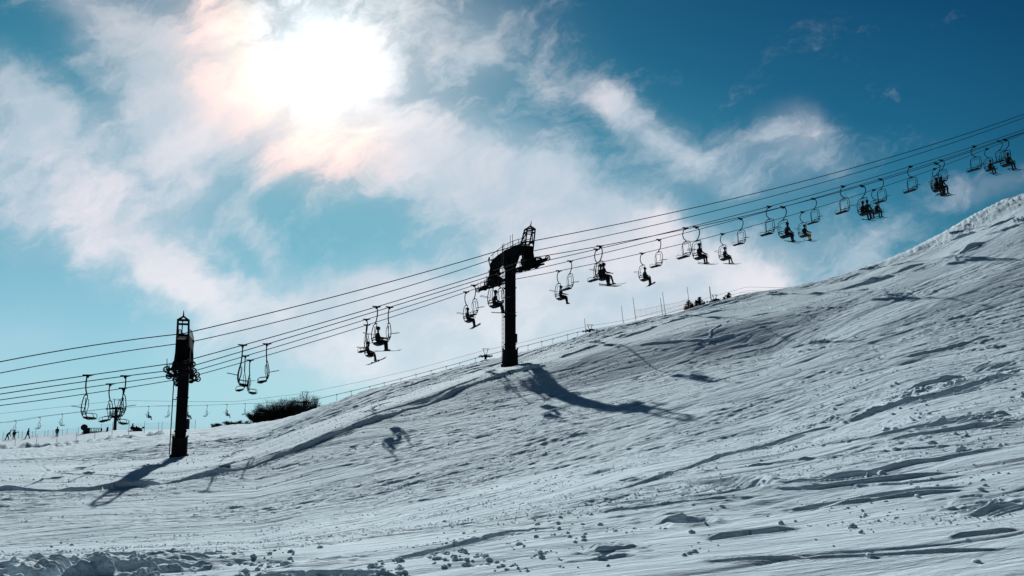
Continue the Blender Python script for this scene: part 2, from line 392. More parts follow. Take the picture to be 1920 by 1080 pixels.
# rough chopped patches (px, py, radius along, radius across, amplitude)
CH = [(110,1048,1.6,.8,.26),(280,1056,1.4,.7,.24),(60,1075,1.3,.6,.20),(30,1036,1.0,.5,.16),(200,1034,1.6,.5,.14),(360,1042,1.2,.5,.16),(190,1072,1.2,.5,.22),(560,1066,1.2,.3,.14),(420,1062,1.2,.5,.16),(700,1060,1.6,.35,.22),(850,1062,1.3,.45,.24),(960,1052,1.0,.5,.24),(820,1000,1.6,.4,.10),
 (1180,925,1.6,.5,.10),(1370,915,.35,.4,.30),(1690,745,2.2,1.2,.30),(1620,770,2.0,1.0,.26),(1800,720,2.5,.9,.24),(1890,640,3,1.2,.25),(1780,820,1.6,.4,.14),(1850,790,2.2,.5,.18),(1290,985,.5,.5,.12),
 (1560,835,1.6,.3,.10),(560,1020,1.5,.3,.07),(300,1020,2,.4,.1),(1000,960,3,.5,.07),(1850,960,.9,.5,.08)]
for px, py, ra, rb, am in CH:
    p = hit(px, py)
    if p is None: continue
    s0 = p[0]*ca+p[1]*sa; q0 = -p[0]*sa+p[1]*ca
    e = np.exp(-(((S-s0)/ra)**2+((Q-q0)/rb)**2)); mk = e > .02
    n = np.abs(fbm(S[mk]/.62, Q[mk]/.30, 3, 200+px, .5)); n2 = fbm(S[mk]/.16, Q[mk]/.12, 3, 250+px, .6)
    blk = np.clip((n-.13)*5.5, 0, 1); blk = blk*blk*(3-2*blk)
    gap = np.clip(.5+3.2*fbm(S[mk]/1.7, Q[mk]/.8, 2, 277), 0, 1)
    H[mk] += e[mk]*am*gap*(blk*.5-.2+n2*.25*blk)
# ski tracks and scarps: polylines in the photograph laid on the slope
GR = [([(0,842),(100,836),(180,826),(290,815)],1.0,.55,1),
 ([(0,919),(200,917),(330,907),(470,880),(560,848),(640,815),(760,772),(860,735),(960,700),(1010,690)],.22,.25,1),
 ([(0,868),(60,866),(90,880),(75,905),(10,912)],.22,.06),([(75,888),(200,893),(270,897)],.15,.05),
 ([(1450,967),(1530,962),(1640,950),(1740,938),(1830,930)],.10,.14),([(1510,970),(1620,958),(1720,948),(1820,938)],.07,.10),
 ([(1320,1030),(1400,1015),(1470,1006),(1510,1003)],.10,.10),([(1430,925),(1500,918),(1640,903),(1720,882),(1830,862),(1920,842)],.12,.13),
 ([(1440,930),(1540,926),(1620,915),(1700,905),(1830,893)],.09,.09),([(1580,920),(1700,917),(1760,912),(1820,902)],.09,.09),
 ([(1290,895),(1400,885),(1540,868),(1700,855),(1920,838)],.07,.07),([(1100,935),(1250,900),(1400,850),(1500,820),(1640,780)],.12,.09),
 ([(1240,905),(1330,893),(1480,875),(1640,862)],.08,.06),([(1500,850),(1640,830),(1760,808),(1920,785)],.16,.14),
 ([(1650,840),(1760,825),(1850,812),(1920,798)],.14,.14),([(1820,985),(1870,972),(1920,962)],.1,.12),([(1780,1035),(1860,1025),(1920,1016)],.08,.06),
 ([(1300,1075),(1500,1068),(1700,1062),(1920,1052)],.06,.07),([(540,985),(640,968),(760,945),(860,925),(960,895)],.2,.07),
 ([(0,1050),(120,1048),(260,1060),(400,1072)],.12,.08),([(480,1060),(600,1068),(760,1075)],.08,.08),
 ([(1100,965),(1300,948),(1420,940)],.1,.06),([(700,1050),(840,1022),(960,1000),(1060,985)],.1,.08),
 ([(350,960),(520,935),(700,905),(900,865)],.25,.05),([(200,985),(400,965),(560,945)],.2,.04),([(500,905),(760,850),(1000,800),(1200,765)],.25,.05),
 ([(1150,640),(1250,606),(1350,582),(1420,572)],.35,.16),([(1180,650),(1320,640),(1420,615),(1480,600)],.3,.10),([(1330,650),(1335,620),(1370,600),(1480,580),(1600,575)],.16,.10),
 ([(1200,720),(1400,680),(1600,640),(1800,600)],.25,.08),([(1540,560),(1600,545),(1690,545),(1740,552)],.25,.12),
 ([(1560,545),(1640,528),(1720,505),(1790,480),(1880,440)],.5,.32),([(1700,470),(1780,452),(1860,425),(1920,400)],.4,.22),([(1600,530),(1680,512),(1740,490)],.4,.2),
 ([(1840,445),(1880,435),(1920,420)],.3,.2),([(1500,548),(1640,556),(1780,545),(1920,520)],.25,.1),([(1420,570),(1500,590),(1590,606)],.2,.12),
 ([(1580,800),(1650,775),(1760,750),(1920,700)],.25,.2),([(1600,745),(1700,730),(1820,700),(1920,670)],.25,.2),([(1500,720),(1640,680),(1780,650),(1920,610)],.25,.12),
 ([(700,745),(800,722),(900,702)],.25,.07),([(620,770),(700,755),(790,730)],.25,.07),([(640,800),(760,760),(860,725),(930,700)],.3,.12),([(430,850),(520,820),(600,790),(700,762)],.25,.12),
 ([(600,778),(680,745),(780,722),(900,690)],.3,.13),([(380,890),(480,860),(560,835)],.25,.1),([(1000,690),(1100,655),(1180,625),(1260,605)],.35,.14),([(1040,662),(1120,635),(1200,612)],.3,.12),
 ([(330,862),(420,838),(520,810)],.2,.05),([(160,890),(190,880)],.12,.05),([(900,700),(1000,672),(1080,650)],.3,.13)]
for gi, g in enumerate(GR):
    pl, wd, dp = g[:3]; big = len(g) > 3
    if not big: wd *= .72; dp *= .75 if pl[0][1] < 950 else .55
    pts = [hit(*p) for p in pl]; pts = [p for p in pts if p]
    if len(pts) < 2: continue
    lens = [math.dist(a, b) for a, b in zip(pts[:-1], pts[1:])]; TL_ = sum(lens); acc = 0; dd = None
    for (x0, y0), (x1, y1), ln_ in zip(pts[:-1], pts[1:], lens):
        W_ = 6*wd
        mk = np.nonzero((X > min(x0, x1)-W_) & (X < max(x0, x1)+W_) & (Y > min(y0, y1)-W_) & (Y < max(y0, y1)+W_))
        if len(mk[0]) == 0: acc += ln_; continue
        vx, vy = x1-x0, y1-y0; L2 = vx*vx+vy*vy+1e-9; xs, ys = X[mk], Y[mk]
        wob = fbm(S[mk]/1.6, Q[mk]/1.6, 3, 300+gi)*wd*(1.0 if pl[0][1] > 780 else 1.6)
        t = np.clip(((xs-x0)*vx+(ys-y0)*vy)/L2, 0, 1)
        dx, dy = xs-x0-t*vx, ys-y0-t*vy
        sg = (vx*dy-vy*dx)/math.sqrt(L2)
        d = np.sqrt(dx*dx+dy*dy)*np.where(sg < 0, -1, 1)+wob
        if dd is None: dd = np.full(X.shape, 99.0); aa_ = np.zeros(X.shape)
        cur = dd[mk]; cl_ = np.abs(d) < np.abs(cur); dd[mk] = np.where(cl_, d, cur); aa_[mk] = np.where(cl_, (acc+t*ln_)/TL_, aa_[mk]); acc += ln_
    if dd is None: continue
    mk = np.abs(dd) < 6*wd; d = dd[mk]/wd; u_ = aa_[mk]; tap = np.clip(u_/.22, 0, 1)*np.clip((1-u_)/.22, 0, 1) if not big else 1.0
    vari = np.clip(.7+1.9*fbm(S[mk]/1.5, Q[mk]/1.5, 3, 400+gi), .05, 1.6)
    v2 = np.clip(.4+2.4*fbm(S[mk]/2.0+9, Q[mk]/2.0, 2, 500+gi), 0, 1.4)
    rough = 1+(.10 if big else .22)*fbm(S[mk]/.5, Q[mk]/.25, 3, 600+gi)
    vari = .25+.75*vari if big else (.45+.55*vari if pl[0][1] > 780 else vari)
    e = np.exp(-((d-.8)/.62)**2)*.8-np.exp(-((d+.15)/.40)**2)*.8
    for o_, w_, a_ in ((1.9, .26, .35), (2.7, .20, .28), (-1.5, .25, .30), (-2.3, .2, .22), (3.6, .25, .2)):
        e = e-a_*v2*(np.exp(-((d-o_)/w_)**2)-.7*np.exp(-((d-o_-w_*1.7)/w_)**2))
    H[mk] += dp*vari*rough*e*tap
# scattered footprints in the near snow
FP = [(1130,892,.22),(1365,915,.28),(1400,922,.2),(1300,985,.12),(1180,905,.1),(1610,770,.3)]
for px, py, w in FP:
    p = hit(px, py)
    d2 = ((X-p[0])/(w*1.5))**2+((Y-p[1])/(w*1.6))**2; mk = d2 < 9
    H[mk] -= .16*np.exp(-d2[mk])-.05*np.exp(-((np.sqrt(d2[mk])-1.5)/.4)**2)
HF = H
def gz_(x, y):
    r = math.hypot(x, y); a = math.atan2(x, y); i = (a-front[0])/(front[1]-front[0]); i = min(max(i, 0), nF-1.001)
    j = min(max(np.searchsorted(RR, r)-1, 0), nR-2); fr = (r-RR[j])/(RR[j+1]-RR[j]); i0 = int(i); fi = i-i0
    return float((HF[i0, j]*(1-fi)+HF[i0+1, j]*fi)*(1-fr)+(HF[i0, j+1]*(1-fi)+HF[i0+1, j+1]*fi)*fr)
vs = np.stack([X, Y, HF], -1).reshape(-1, 3)
vs = np.concatenate([vs, [[0, 0, -1.62]]]).astype(np.float32)
i0 = np.arange(nA)[:, None]; j0 = np.arange(nR-1)[None, :]; i1 = (i0+1) % nA
q = np.stack([i0*nR+j0, i1*nR+j0, i1*nR+j0+1, i0*nR+j0+1], -1).reshape(-1, 4)[:, ::-1]
tri = np.stack([np.full(nA, len(vs)-1), ((np.arange(nA)+1) % nA)*nR, np.arange(nA)*nR], -1)
me = bpy.data.meshes.new('snow_ground'); me.vertices.add(len(vs)); me.vertices.foreach_set('co', vs.ravel())
nl = len(q)*4+len(tri)*3; me.loops.add(nl); me.loops.foreach_set('vertex_index', np.concatenate([q.ravel(), tri.ravel()]).astype(np.int32))
me.polygons.add(len(q)+len(tri))
ls = np.concatenate([np.arange(len(q))*4, len(q)*4+np.arange(len(tri))*3]).astype(np.int32)
me.polygons.foreach_set('loop_start', ls); me.polygons.foreach_set('use_smooth', np.ones(len(q)+len(tri), bool))
me.update(calc_edges=True); me.validate(); me.materials.append(M_SNOW)
go = bpy.data.objects.new('snow_ground', me); COL.objects.link(go); tag(go, kind='structure')
del q, vs

# loose snow lumps in the foreground: nobody could count them
def lumps():
    ico = []
    for k in range(6):
        b = MB(); b.ell((0, 0, 0), (1, 1, .75), 7, 5, None, 0, .28); ico.append((np.array(b.v), b.f))
    V = []; Fc = []; off = 0
    areas = [(0,1920,900,1080,420,.012,.04),(0,560,1015,1080,420,.010,.055),(560,1060,1030,1080,260,.010,.045),(700,1100,900,1040,300,.009,.038),(1000,1400,880,1060,260,.009,.040),
             (1280,1560,800,850,110,.015,.045),(1560,1920,700,860,240,.015,.07),(1750,1920,880,1000,60,.012,.03),(600,1100,830,960,200,.01,.035),(1400,1920,620,760,160,.02,.07),(1540,1640,935,1040,40,.01,.03),(200,900,900,1000,200,.012,.03)]
    for x0, x1, y0, y1, n, s0, s1 in areas:
        for _ in range(n):
            px = random.uniform(x0, x1); py = random.uniform(y0, y1)
            if vn(np.array([px/60.]), np.array([py/25.]), 9)[0] < -.05: continue
            p = hit(px, py)
            if p is None: continue
            s = s0+(s1-s0)*random.random()**2.6; z = gz_(*p)
            v, f = random.choice(ico); a = random.uniform(0, 6.28); c_, s_ = math.cos(a), math.sin(a)
            sx, sy, sz = s*random.uniform(.7, 1.4), s*random.uniform(.7, 1.2), s*random.uniform(.6, 1.0)
            w = v*np.array([sx, sy, sz]); w = np.stack([w[:, 0]*c_-w[:, 1]*s_, w[:, 0]*s_+w[:, 1]*c_, w[:, 2]], -1)+np.array([p[0], p[1], z+sz*.3])
            V += w.tolist(); Fc += [tuple(i+off for i in q) for q in f]; off += len(v)
    oc = np.array([(1, 0, 0), (0, 1, 0), (-1, 0, 0), (0, -1, 0), (0, 0, 1.0)]); of = [(0, 1, 4), (1, 2, 4), (2, 3, 4), (3, 0, 4)]
    n = 0; NA = 70000; a_ = rng.uniform(-.62, .62, NA); r_ = np.exp(rng.uniform(math.log(9), math.log(58), NA)); cx = np.sin(a_)*r_; cy = np.cos(a_)*r_
    ms = fbm((cx*ca+cy*sa)/6, (-cx*sa+cy*ca)/.9, 3, 700); ks = KR[3]; inz = r_ > np.interp(a_, az_key, KR[2])*.97
    for x_, y_, r0, m0, z0 in zip(cx, cy, r_, ms, inz):
        if m0 < (.03 if z0 else .19): continue
        s = (.008+.0006*r0)*(.5+1.1*random.random()**3); z = gz_(x_, y_); a = random.uniform(0, 6.28)
        c_, s_ = math.cos(a), math.sin(a); w = oc*np.array([s*random.uniform(.8, 1.7), s, s*random.uniform(.7, 1.4)])
        w = np.stack([w[:, 0]*c_-w[:, 1]*s_+x_+random.uniform(-.2, .2)*s, w[:, 0]*s_+w[:, 1]*c_+y_, w[:, 2]+z-.004], -1)
        V += w.tolist(); Fc += [tuple(i+off for i in q) for q in of]; off += 5
    me = bpy.data.meshes.new('snow_lumps'); me.from_pydata(V, [], Fc); me.materials.append(M_SNOW); me.polygons.foreach_set('use_smooth', [True]*len(Fc))
    o = bpy.data.objects.new('snow_lumps', me); COL.objects.link(o)
    tag(o, 'loose white snow lumps scattered over the foreground slope', 'snow lumps', kind='stuff')
lumps()

# ------------------------------------------------------------------ near lift: ropes
LA = R(20); ld = Vector((math.cos(LA), math.sin(LA), 0)); ln = Vector((-math.sin(LA), math.cos(LA), 0)); C0 = Vector((-.12, 52, 0))
def plane_pt(px, py, s, c0=C0, d=ld, n=ln):
    x, y, z = ray(px, py); o = c0+n*s     # ray*(k) = o + d*t in plan
    det = x*(-d.y)-(-d.x)*y; k = (o.x*(-d.y)+d.x*o.y)/det; t = ((Vector((x*k, y*k, 0))-o).dot(d))
    return t, z*k
tC = 0.0
RS = {1: -4.7, 2: -2.7, 3: 2.7, 4: 4.7, 5: -3.3, 6: 3.3}
RP = {1: [(0,728),(164.7,704),(318,681.5),(374.8,669.6),(440,652),(455,647),(706,575.5),(860,528),(1060,472.8),(1124.6,461.7),(1305,426),(1467.5,388),(1616,348),(1755,306),(1884,262.5),(1920,248)],
 2: [(0,739),(235,705),(314,695.7),(374.8,681.5),(500.6,645.5),(730.5,576),(860,536),(1060,481),(1118.8,467.5),(1285,427),(1442,387),(1581,349),(1707.5,312.5),(1827,274),(1920,243)],
 3: [(0,750),(207,720),(317,705),(374.8,692.4),(460,667),(687,599),(888.6,535.5),(1060,491),(1235,449),(1388,410),(1525,372.6),(1650,335.6),(1764,300),(1872.5,263.7),(1920,248)],
 4: [(0,760.5),(230.5,728),(320,714),(374.8,702),(469,675),(688,609.5),(874,548),(1048,508),(1204,474),(1355,438),(1505,398),(1639,356),(1753,317),(1851,277.5),(1920,251)],
 5: [(0,678),(160,651),(318,624),(367,622),(440,605),(650,550),(860,491.7),(942,466),(1000,452),(1060,441.7),(1360,376.3),(1580,320),(1660,297),(1910,218)],
 6: [(0,699),(160,672),(318,643),(367,640),(440,625),(650,569),(860,506),(918,487),(1002,471),(1060,459),(1360,391.5),(1617,320),(1660,307.5),(1920,221)]}
TL = {}; ROPE = {}
def tL_of(s): return plane_pt(345, 690, s)[0]
LT = plane_pt(345, 700, 0)[0]      # tower station along the line
def basis(t, kc=0.0, kl=None):
    kl = LT if kl is None else kl
    a = np.maximum(t-kc, 0); b = np.maximum(kl-t, 0)
    return np.stack([np.ones_like(t), t, t*t, a, a*a, b, b*b], -1)
for k, pts in RP.items():
    tz = np.array([plane_pt(px, py, RS[k]) for px, py in pts]); A = basis(tz[:, 0])
    A2 = np.concatenate([A, np.diag([0, 0, .3, 0, .3, 0, .3])]); b2 = np.concatenate([tz[:, 1], np.zeros(7)])
    ROPE[k] = np.linalg.lstsq(A2, b2, rcond=None)[0]
def rope_h(k, t): return float(basis(np.array([float(t)]))[0] @ ROPE[k])
def rope_pt(k, t):
    p = C0+ln*RS[k]+ld*t; return Vector((p.x, p.y, rope_h(k, t)))
LN = {1: 'black haul rope with uphill chairs, nearest of the four lower chairlift ropes', 2: 'black haul rope with empty downhill chairs, second nearest of the four lower chairlift ropes',
      3: 'black haul rope with empty downhill chairs, third nearest of the four lower chairlift ropes', 4: 'black haul rope with riders heading uphill, lowest and farthest chairlift rope',
      5: 'thin black cable, uppermost line crossing the whole sky', 6: 'thin black cable, second line from the top across the sky'}
for k in range(1, 7):
    ts = np.concatenate([np.linspace(-62, LT, 40), np.linspace(LT, 0, 30)[1:], np.linspace(0, 95, 70)[1:]])
    o = MB().tube([rope_pt(k, t) for t in ts], .024 if k < 5 else .027, 6).build('haul_rope' if k < 5 else 'communication_cable', M_ROPE)
    tag(o, LN[k], 'rope' if k < 5 else 'cable', 'chairlift ropes' if k < 5 else 'overhead cables of the chairlift')

# ------------------------------------------------------------------ lift towers
def lift_tower(t, label, plinth, ladder_side):
    p = C0+ld*t; x, y = p.x, p.y; zg = gz_(x, y)-.15
    root = empty('lift_tower', (x, y, zg), LA); tag(root, label, 'lift tower', 'big towers of the near chairlift')
    h5 = (rope_h(5, t)+rope_h(6, t))/2-zg
    hb = h5-.05                                    # underside-top level of the crossbeam
    # column
    c = MB(); c.box((0, 0, (hb-.1)/2), (.58, .62, hb-.1), None, .98)
    for z in np.arange(1.6, hb-.4, 1.9): c.box((0, 0, z), (.66, .72, .07))
    c.build('column', M_STEEL, root)
    b = MB(); b.box((0, 0, plinth/2), (.82, .86, plinth), None, .97); b.box((.0, 0, .14), (.98, 1.0, .28))
    for sx in (-.38, .38):
        for sy in (-.38, .38): b.box((sx, sy, plinth+.04), (.09, .09, .1))
    b.build('base_block', M_CONC, root)
    # arched crossbeam
    m = MB(); ys = np.linspace(-3.4, 3.4, 14)
    for a, bb in zip(ys[:-1], ys[1:]):
        za = hb-.34+.34*(1-abs(a/3.4)**3); zb = hb-.34+.34*(1-abs(bb/3.4)**3)
        m.bar((0, a, za-.20), (0, bb+.01, zb-.20), .56, .58)
    for s in (-1, 1): m.bar((0, s*.2, hb-1.25), (0, s*1.15, hb-.45), .42, .36)
    m.build('crossbeam', M_STEEL, root)
    rl = MB()
    for s in (-.27, .27):
        rl.tube([(s, yv, hb+.02+.25*(1-(yv/3.4)**2)+.22) for yv in ys], .022, 5)
        for yv in ys[::2]: rl.tube([(s, yv, hb-.1), (s, yv, hb+.24+.25*(1-(yv/3.4)**2))], .018, 5)
    rl.build('beam_walkway', M_GALV, root)
    for s in (-1, 1):
        ks = (1, 2) if s < 0 else (3, 4)
        hs = [rope_h(k, t)-zg for k in ks]; hm = sum(hs)/2; zt = hb-.35; zbt = hm-.25
        a = MB()
        for dx in (-.24, .24):
            for dy in (-.24, .24): a.bar((dx*.8, s*3.15+dy, zt), (dx*1.25, s*3.45+dy, zbt), .15)
        a.box((0, s*3.25, zt-.32), (.54, .50, .75)); a.box((0, s*3.45, zbt+.30), (.8, .8, .36)); a.box((0, s*3.35, (zt+zbt)/2), (.34, .12, zt-zbt))
        for z in np.linspace(zbt+.1, zt-.1, 4): a.box((0, s*3.35, z), (.56, .56, .07))
        for dy in (-.24, .24):
            a.bar((-.26, s*3.42+dy, zbt+.1), (.24, s*3.2+dy, zt-.3), .05); a.bar((.26, s*3.42+dy, zbt+.1), (-.24, s*3.2+dy, zt-.3), .05)
        a.build('hanging_arm', M_STEEL, root)
        yk = [RS[k] for k in ks]
        sl_ = (rope_h(ks[0], t+1.2)-rope_h(ks[0], t-1.2))/2.4
        cw = MB(); u = Vector((1, 0, sl_)).normalized()
        cen = Vector((0, s*3.7, hm-.42)); HS = .84 if t > -5 else .62
        rot = Matrix.Rotation(-math.atan(sl_), 3, 'Y')
        for dy in (-.42, .42): cw.bar(cen+u*-HS+Vector((0, dy, 0)), cen+u*HS+Vector((0, dy, 0)), .10, .12)
        cw.box(cen+Vector((0, 0, .03)), (HS*1.9, .7, .05), rot)
        for q_ in (-HS*.9, -.3, .3, HS*.9): cw.bar(cen+u*q_+Vector((0, min(yk)-s*3.7, .16)), cen+u*q_+Vector((0, max(yk)-s*3.7, .16)), .09)
        cw.build('catwalk', M_STEEL, root)
        for dy in (-.45, .45):
            hr = MB(); hr.tube([cen+u*-HS+Vector((0, dy, .62)), cen+u*.0+Vector((0, dy, .62))], .014, 5)
            for q_ in (-HS, -HS*.66, -.3, 0): hr.tube([cen+u*q_+Vector((0, dy, 0)), cen+u*q_+Vector((0, dy, .62))], .014, 5)
            hr.build('handrail', M_GALV, root)
        for k, h_, yv in zip(ks, hs, yk):
            sa_ = MB(); o0 = Vector((0, yv, h_-.27))
            sa_.bar(o0-u*HS*.95, o0+u*HS*.95, .08, .14); sa_.bar(o0-u*.5+Vector((0, 0, .0)), o0+Vector((0, 0, .28)), .07); sa_.bar(o0+u*.5, o0+Vector((0, 0, .28)), .07)
            sa_.bar(o0+Vector((0, 0, -.03)), Vector((0, s*3.7, h_-.32)), .13)
            so = sa_.build('sheave_beam', M_STEEL, root)
            for q_ in (-HS, -HS*.35, HS*.35, HS):
                w = MB(); w.wheel(o0+u*q_+Vector((0, 0, .035)), .185, .07); w.build('sheave_wheel', M_RUB, so)
            ex = MB(); ex.tube([o0-u*HS, o0-u*HS+Vector((-.02, 0, .6))], .02, 5); ex.build('cable_catcher', M_GALV, so)
    # lifting frame above the near end, as on the photograph
    lf = MB(); zb0 = hb-.15; yn = -2.95
    c4 = [(-.29, yn-.50), (.29, yn-.50), (.29, yn+.55), (-.29, yn+.55)]
    tp = [(-.27, yn-1.0), (.27, yn-1.0), (.27, yn-.50), (-.27, yn-.50)]
    for (ax, ay), (bx, by) in zip(c4, tp): lf.bar((ax, ay, zb0-.5), (bx, by, zb0+.92), .075)
    for z, w in ((zb0+.92, .075), (zb0+.72, .06), (zb0+.15, .07)):
        f_ = (z-zb0)/.92
        for i in range(4):
            a = [c4[i][j]*(1-f_)+tp[i][j]*f_ for j in (0, 1)]; b_ = [c4[(i+1) % 4][j]*(1-f_)+tp[(i+1) % 4][j]*f_ for j in (0, 1)]
            lf.bar((*a, z), (*b_, z), w)
    for i in (1, 3): lf.bar((*c4[i], zb0), (*tp[(i+1) % 4], zb0+.72), .045)
    ap = (0, yn-.88, zb0+1.12)
    for q_ in tp: lf.bar((*q_, zb0+.92), ap, .07)
    lf.tube([ap, (0, yn-1.02, zb0+1.42)], [.045, .015], 6)
    lf.build('lifting_frame', M_STEEL, root)
    ff = MB()
    for sx in (-.25, .25):
        ff.bar((sx, 3.3, hb-.9), (sx, 3.95, hb+.05), .06); ff.bar((sx, 3.95, hb+.05), (sx, 3.3, hb-.1), .06); ff.bar((sx, 3.95, hb+.05), (sx, 3.75, hb+.2), .09)
    ff.bar((-.25, 3.95, hb+.05), (.25, 3.95, hb+.05), .06); ff.build('end_bracket', M_STEEL, root)
    # ladder and conduits on the downhill side
    ld_ = MB()
    for sy in (-.17, .17): ld_.tube([(-.52, sy, .3), (-.52, sy, hb+.5)], .020, 5)
    for z in np.arange(.5, hb+.4, .3): ld_.tube([(-.52, -.17, z), (-.52, .17, z)], .012, 4)
    for z in (1.4, 3.4, 5.4): ld_.bar((-.52, 0, z), (-.3, 0, z), .05)
    ld_.build('ladder', M_GALV, root)
    ae = MB()
    for yy_ in (-1.0, -.55): ae.tube([(-.2, yy_, hb), (-.2, yy_, hb+1.0)], .018, 5)
    ae.build('guide_rod', M_GALV, root)
    bk = MB(); bk.box((.36, 0, 2.0), (.16, .4, .6)); bk.build('control_box', M_MACH, root)
    return root
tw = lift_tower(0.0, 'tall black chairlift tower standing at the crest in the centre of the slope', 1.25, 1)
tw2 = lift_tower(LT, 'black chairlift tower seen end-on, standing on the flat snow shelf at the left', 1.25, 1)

# ------------------------------------------------------------------ chairs
def rr_rect(w, z0, z1, x0, x1, r=.1, n=4):
    """rounded frame: from one lower corner up, across the top, and down"""
    P = []
    def xa(z): return x0+(x1-x0)*(z0-z)/(z0-z1)
    for sy in (-1, 1):
        seg = []
        for i in range(n+1):
            t = math.pi/2*i/n; seg.append((sy*(w/2-r+r*math.cos(t)), z0-r+r*math.sin(t)))
        seg = [(sy*w/2, z1), (sy*w/2, (z0+z1)/2)]+seg
        if sy > 0: seg = seg[::-1]
        P += [(xa(z), y_, z) for y_, z in seg]
    return P
def chair_proto(bow):
    root = empty('chairlift_chair')
    h = MB(); h.tube([(0, .02*bow, .03), (0, .06*bow, -.02), (0, .22*bow, -.12), (0, .34*bow, -.32), (0, .34*bow, -.52), (0, .22*bow, -.74), (0, .0*bow, -.90), (0, -.06*bow, -.99)], .034, 7)
    h.build('hanger', M_GALV, root)
    g = MB(); g.box((0, 0, 0), (.30, .08, .09)); g.tube([(-.24, 0, .015), (.24, 0, .015)], .034, 6); g.box((.0, .03*bow, -.08), (.12, .12, .09)); g.build('grip', M_STEEL, root)
    W_ = .96
    b = MB()
    for sy in (-1, 1):
        b.tube([(0, 0, -.98), (-.01, sy*(W_/2-.16), -1.0), (-.02, sy*(W_/2-.04), -1.05), (-.05, sy*W_/2, -1.2), (-.10, sy*W_/2, -1.5), (-.10, sy*W_/2, -1.78), (-.03, sy*W_/2, -2.0), (.08, sy*W_/2, -2.13), (.24, sy*W_/2, -2.2), (.46, sy*W_/2, -2.17)], .024, 6)
    b.bar((0, -.2, -.98), (0, .2, -.98), .07, .05)
    b.build('bail_frame', M_GALV, root)
    f = MB()
    for sy in (-1, 1):
        f.tube([(0, sy*.0, -1.16), (.02, sy*(W_/2-.14), -1.17), (.05, sy*(W_/2-.06), -1.24), (.05, sy*(W_/2-.05), -1.55), (-.02, sy*(W_/2-.04), -1.85), (-.03, sy*(W_/2-.02), -1.98)], .017, 5)
    f.build('inner_frame', M_GALV, root)
    s = MB(); rot = Matrix.Rotation(R(7), 3, 'Y')
    s.box((.22, 0, -2.13), (.44, W_-.06, .07), rot); s.box((.225, 0, -2.085), (.38, W_-.16, .035), rot)
    s.build('seat', M_SEAT, root)
    k = MB(); k.bar((-.105, -W_/2, -1.80), (-.105, W_/2, -1.80), .04, .05); k.bar((-.07, -W_/2, -1.93), (-.07, W_/2, -1.93), .03, .04)
    k.build('backrest', M_SEAT, root)
    for sy in (-1, 1):
        a = MB(); yv = sy*(W_/2+.005)
        a.tube([(-.06, yv, -1.86), (.10, yv, -1.88), (.36, yv, -1.90), (.45, yv, -1.96), (.47, yv, -2.15)], .016, 5); a.build('armrest', M_GALV, root)
    rb = MB(); rb.tube([(-.10, .28, -1.62), (-.34, .29, -1.57), (-.60, .30, -1.53), (-.66, .22, -1.52), (-.66, -.02, -1.52), (-.60, -.10, -1.53), (-.34, -.09, -1.57), (-.10, -.08, -1.62)], .014, 5)
    rb.build('safety_bar', M_GALV, root)
    return root
P_up_far = chair_proto(1)      # bow towards local +Y (far side when facing uphill)
P_up_near = chair_proto(-1)
USED = {}
def put_chair(k, px, faces_up, label):
    t, _ = plane_pt(px, np.interp(px, [p[0] for p in RP[k]], [p[1] for p in RP[k]]), RS[k]); p = rope_pt(k, t)
    bow_far = k in (2, 4)
    proto = P_up_far if bow_far == faces_up else P_up_near
    if proto.name in USED: o = copy_tree(proto)
    else: o = proto; USED[proto.name] = 1
    o.location = p; o.rotation_euler = (random.uniform(-.03, .03), random.uniform(-.04, .04), LA+(0 if faces_up else math.pi)+random.uniform(-.05, .05))
    tag(o, label, 'chairlift chair', 'chairs hanging on the near chairlift')
    return o
CH1 = [(164.7,'leftmost empty chair of the near lift, facing right, flat bar pointing back'),(455,'empty chair facing right, highest rope, leftmost of the cluster right of the left tower'),
 (706,'chair carrying the uppermost skier between the two big towers'),(922,'chair with a seated skier directly under the central tower arm'),(1124.6,'chair carrying two riders, first pair to the right of the central tower'),
 (1305,'chair carrying a skier beside an empty chair above the orange net fence'),(1467.5,'chair with a seated skier just right of an empty chair, above the crest bend'),
 (1616,'chair with bulky riders between two other chairs over the right slope'),(1755,'chair at the front of the tight cluster in the upper right, two riders'),(1884,'rightmost occupied chair near the right edge of the sky')]
CH2 = [(235,'empty chair facing left, hanging just left of the left tower'),(500.6,'empty chair facing left, hanging alone right of the left tower'),(730.5,'empty chair facing left, beside the highest skier between the towers'),
 (938,'empty chair partly hidden at the central tower column'),(1118.8,'empty chair hanging behind the first two riders right of the central tower'),(1285,'empty chair left of the skier above the net fence'),
 (1442,'empty chair with hanger bowed left, above the small firs on the crest'),(1581,'empty chair, left one of the trio over the right slope'),(1707.5,'empty chair hanging alone in the upper right sky'),(1827,'empty chair, left one of the last cluster at the right edge')]
CH3 = [(207,'empty chair facing left over the distant snow gun'),(460,'empty chair facing left in the middle of the cluster right of the left tower'),(687,'empty chair hanging directly above a snowboarder, left of the highest skier'),
 (888.6,'empty chair facing left beside the snowboarder left of the central tower'),(1069,'empty chair immediately right of the central tower, second from the column'),(1235,'empty chair above the orange net with bar pointing right'),
 (1388,'lone empty chair in front of the cloud edge, right of a skier'),(1525,'empty chair above and right of the rider in yellow trousers'),(1650,'empty chair above the last rider of the trio on the right slope'),
 (1764,'empty chair at the back of the tight cluster in the upper right'),(1872.5,'empty chair overlapping the rightmost occupied chair')]
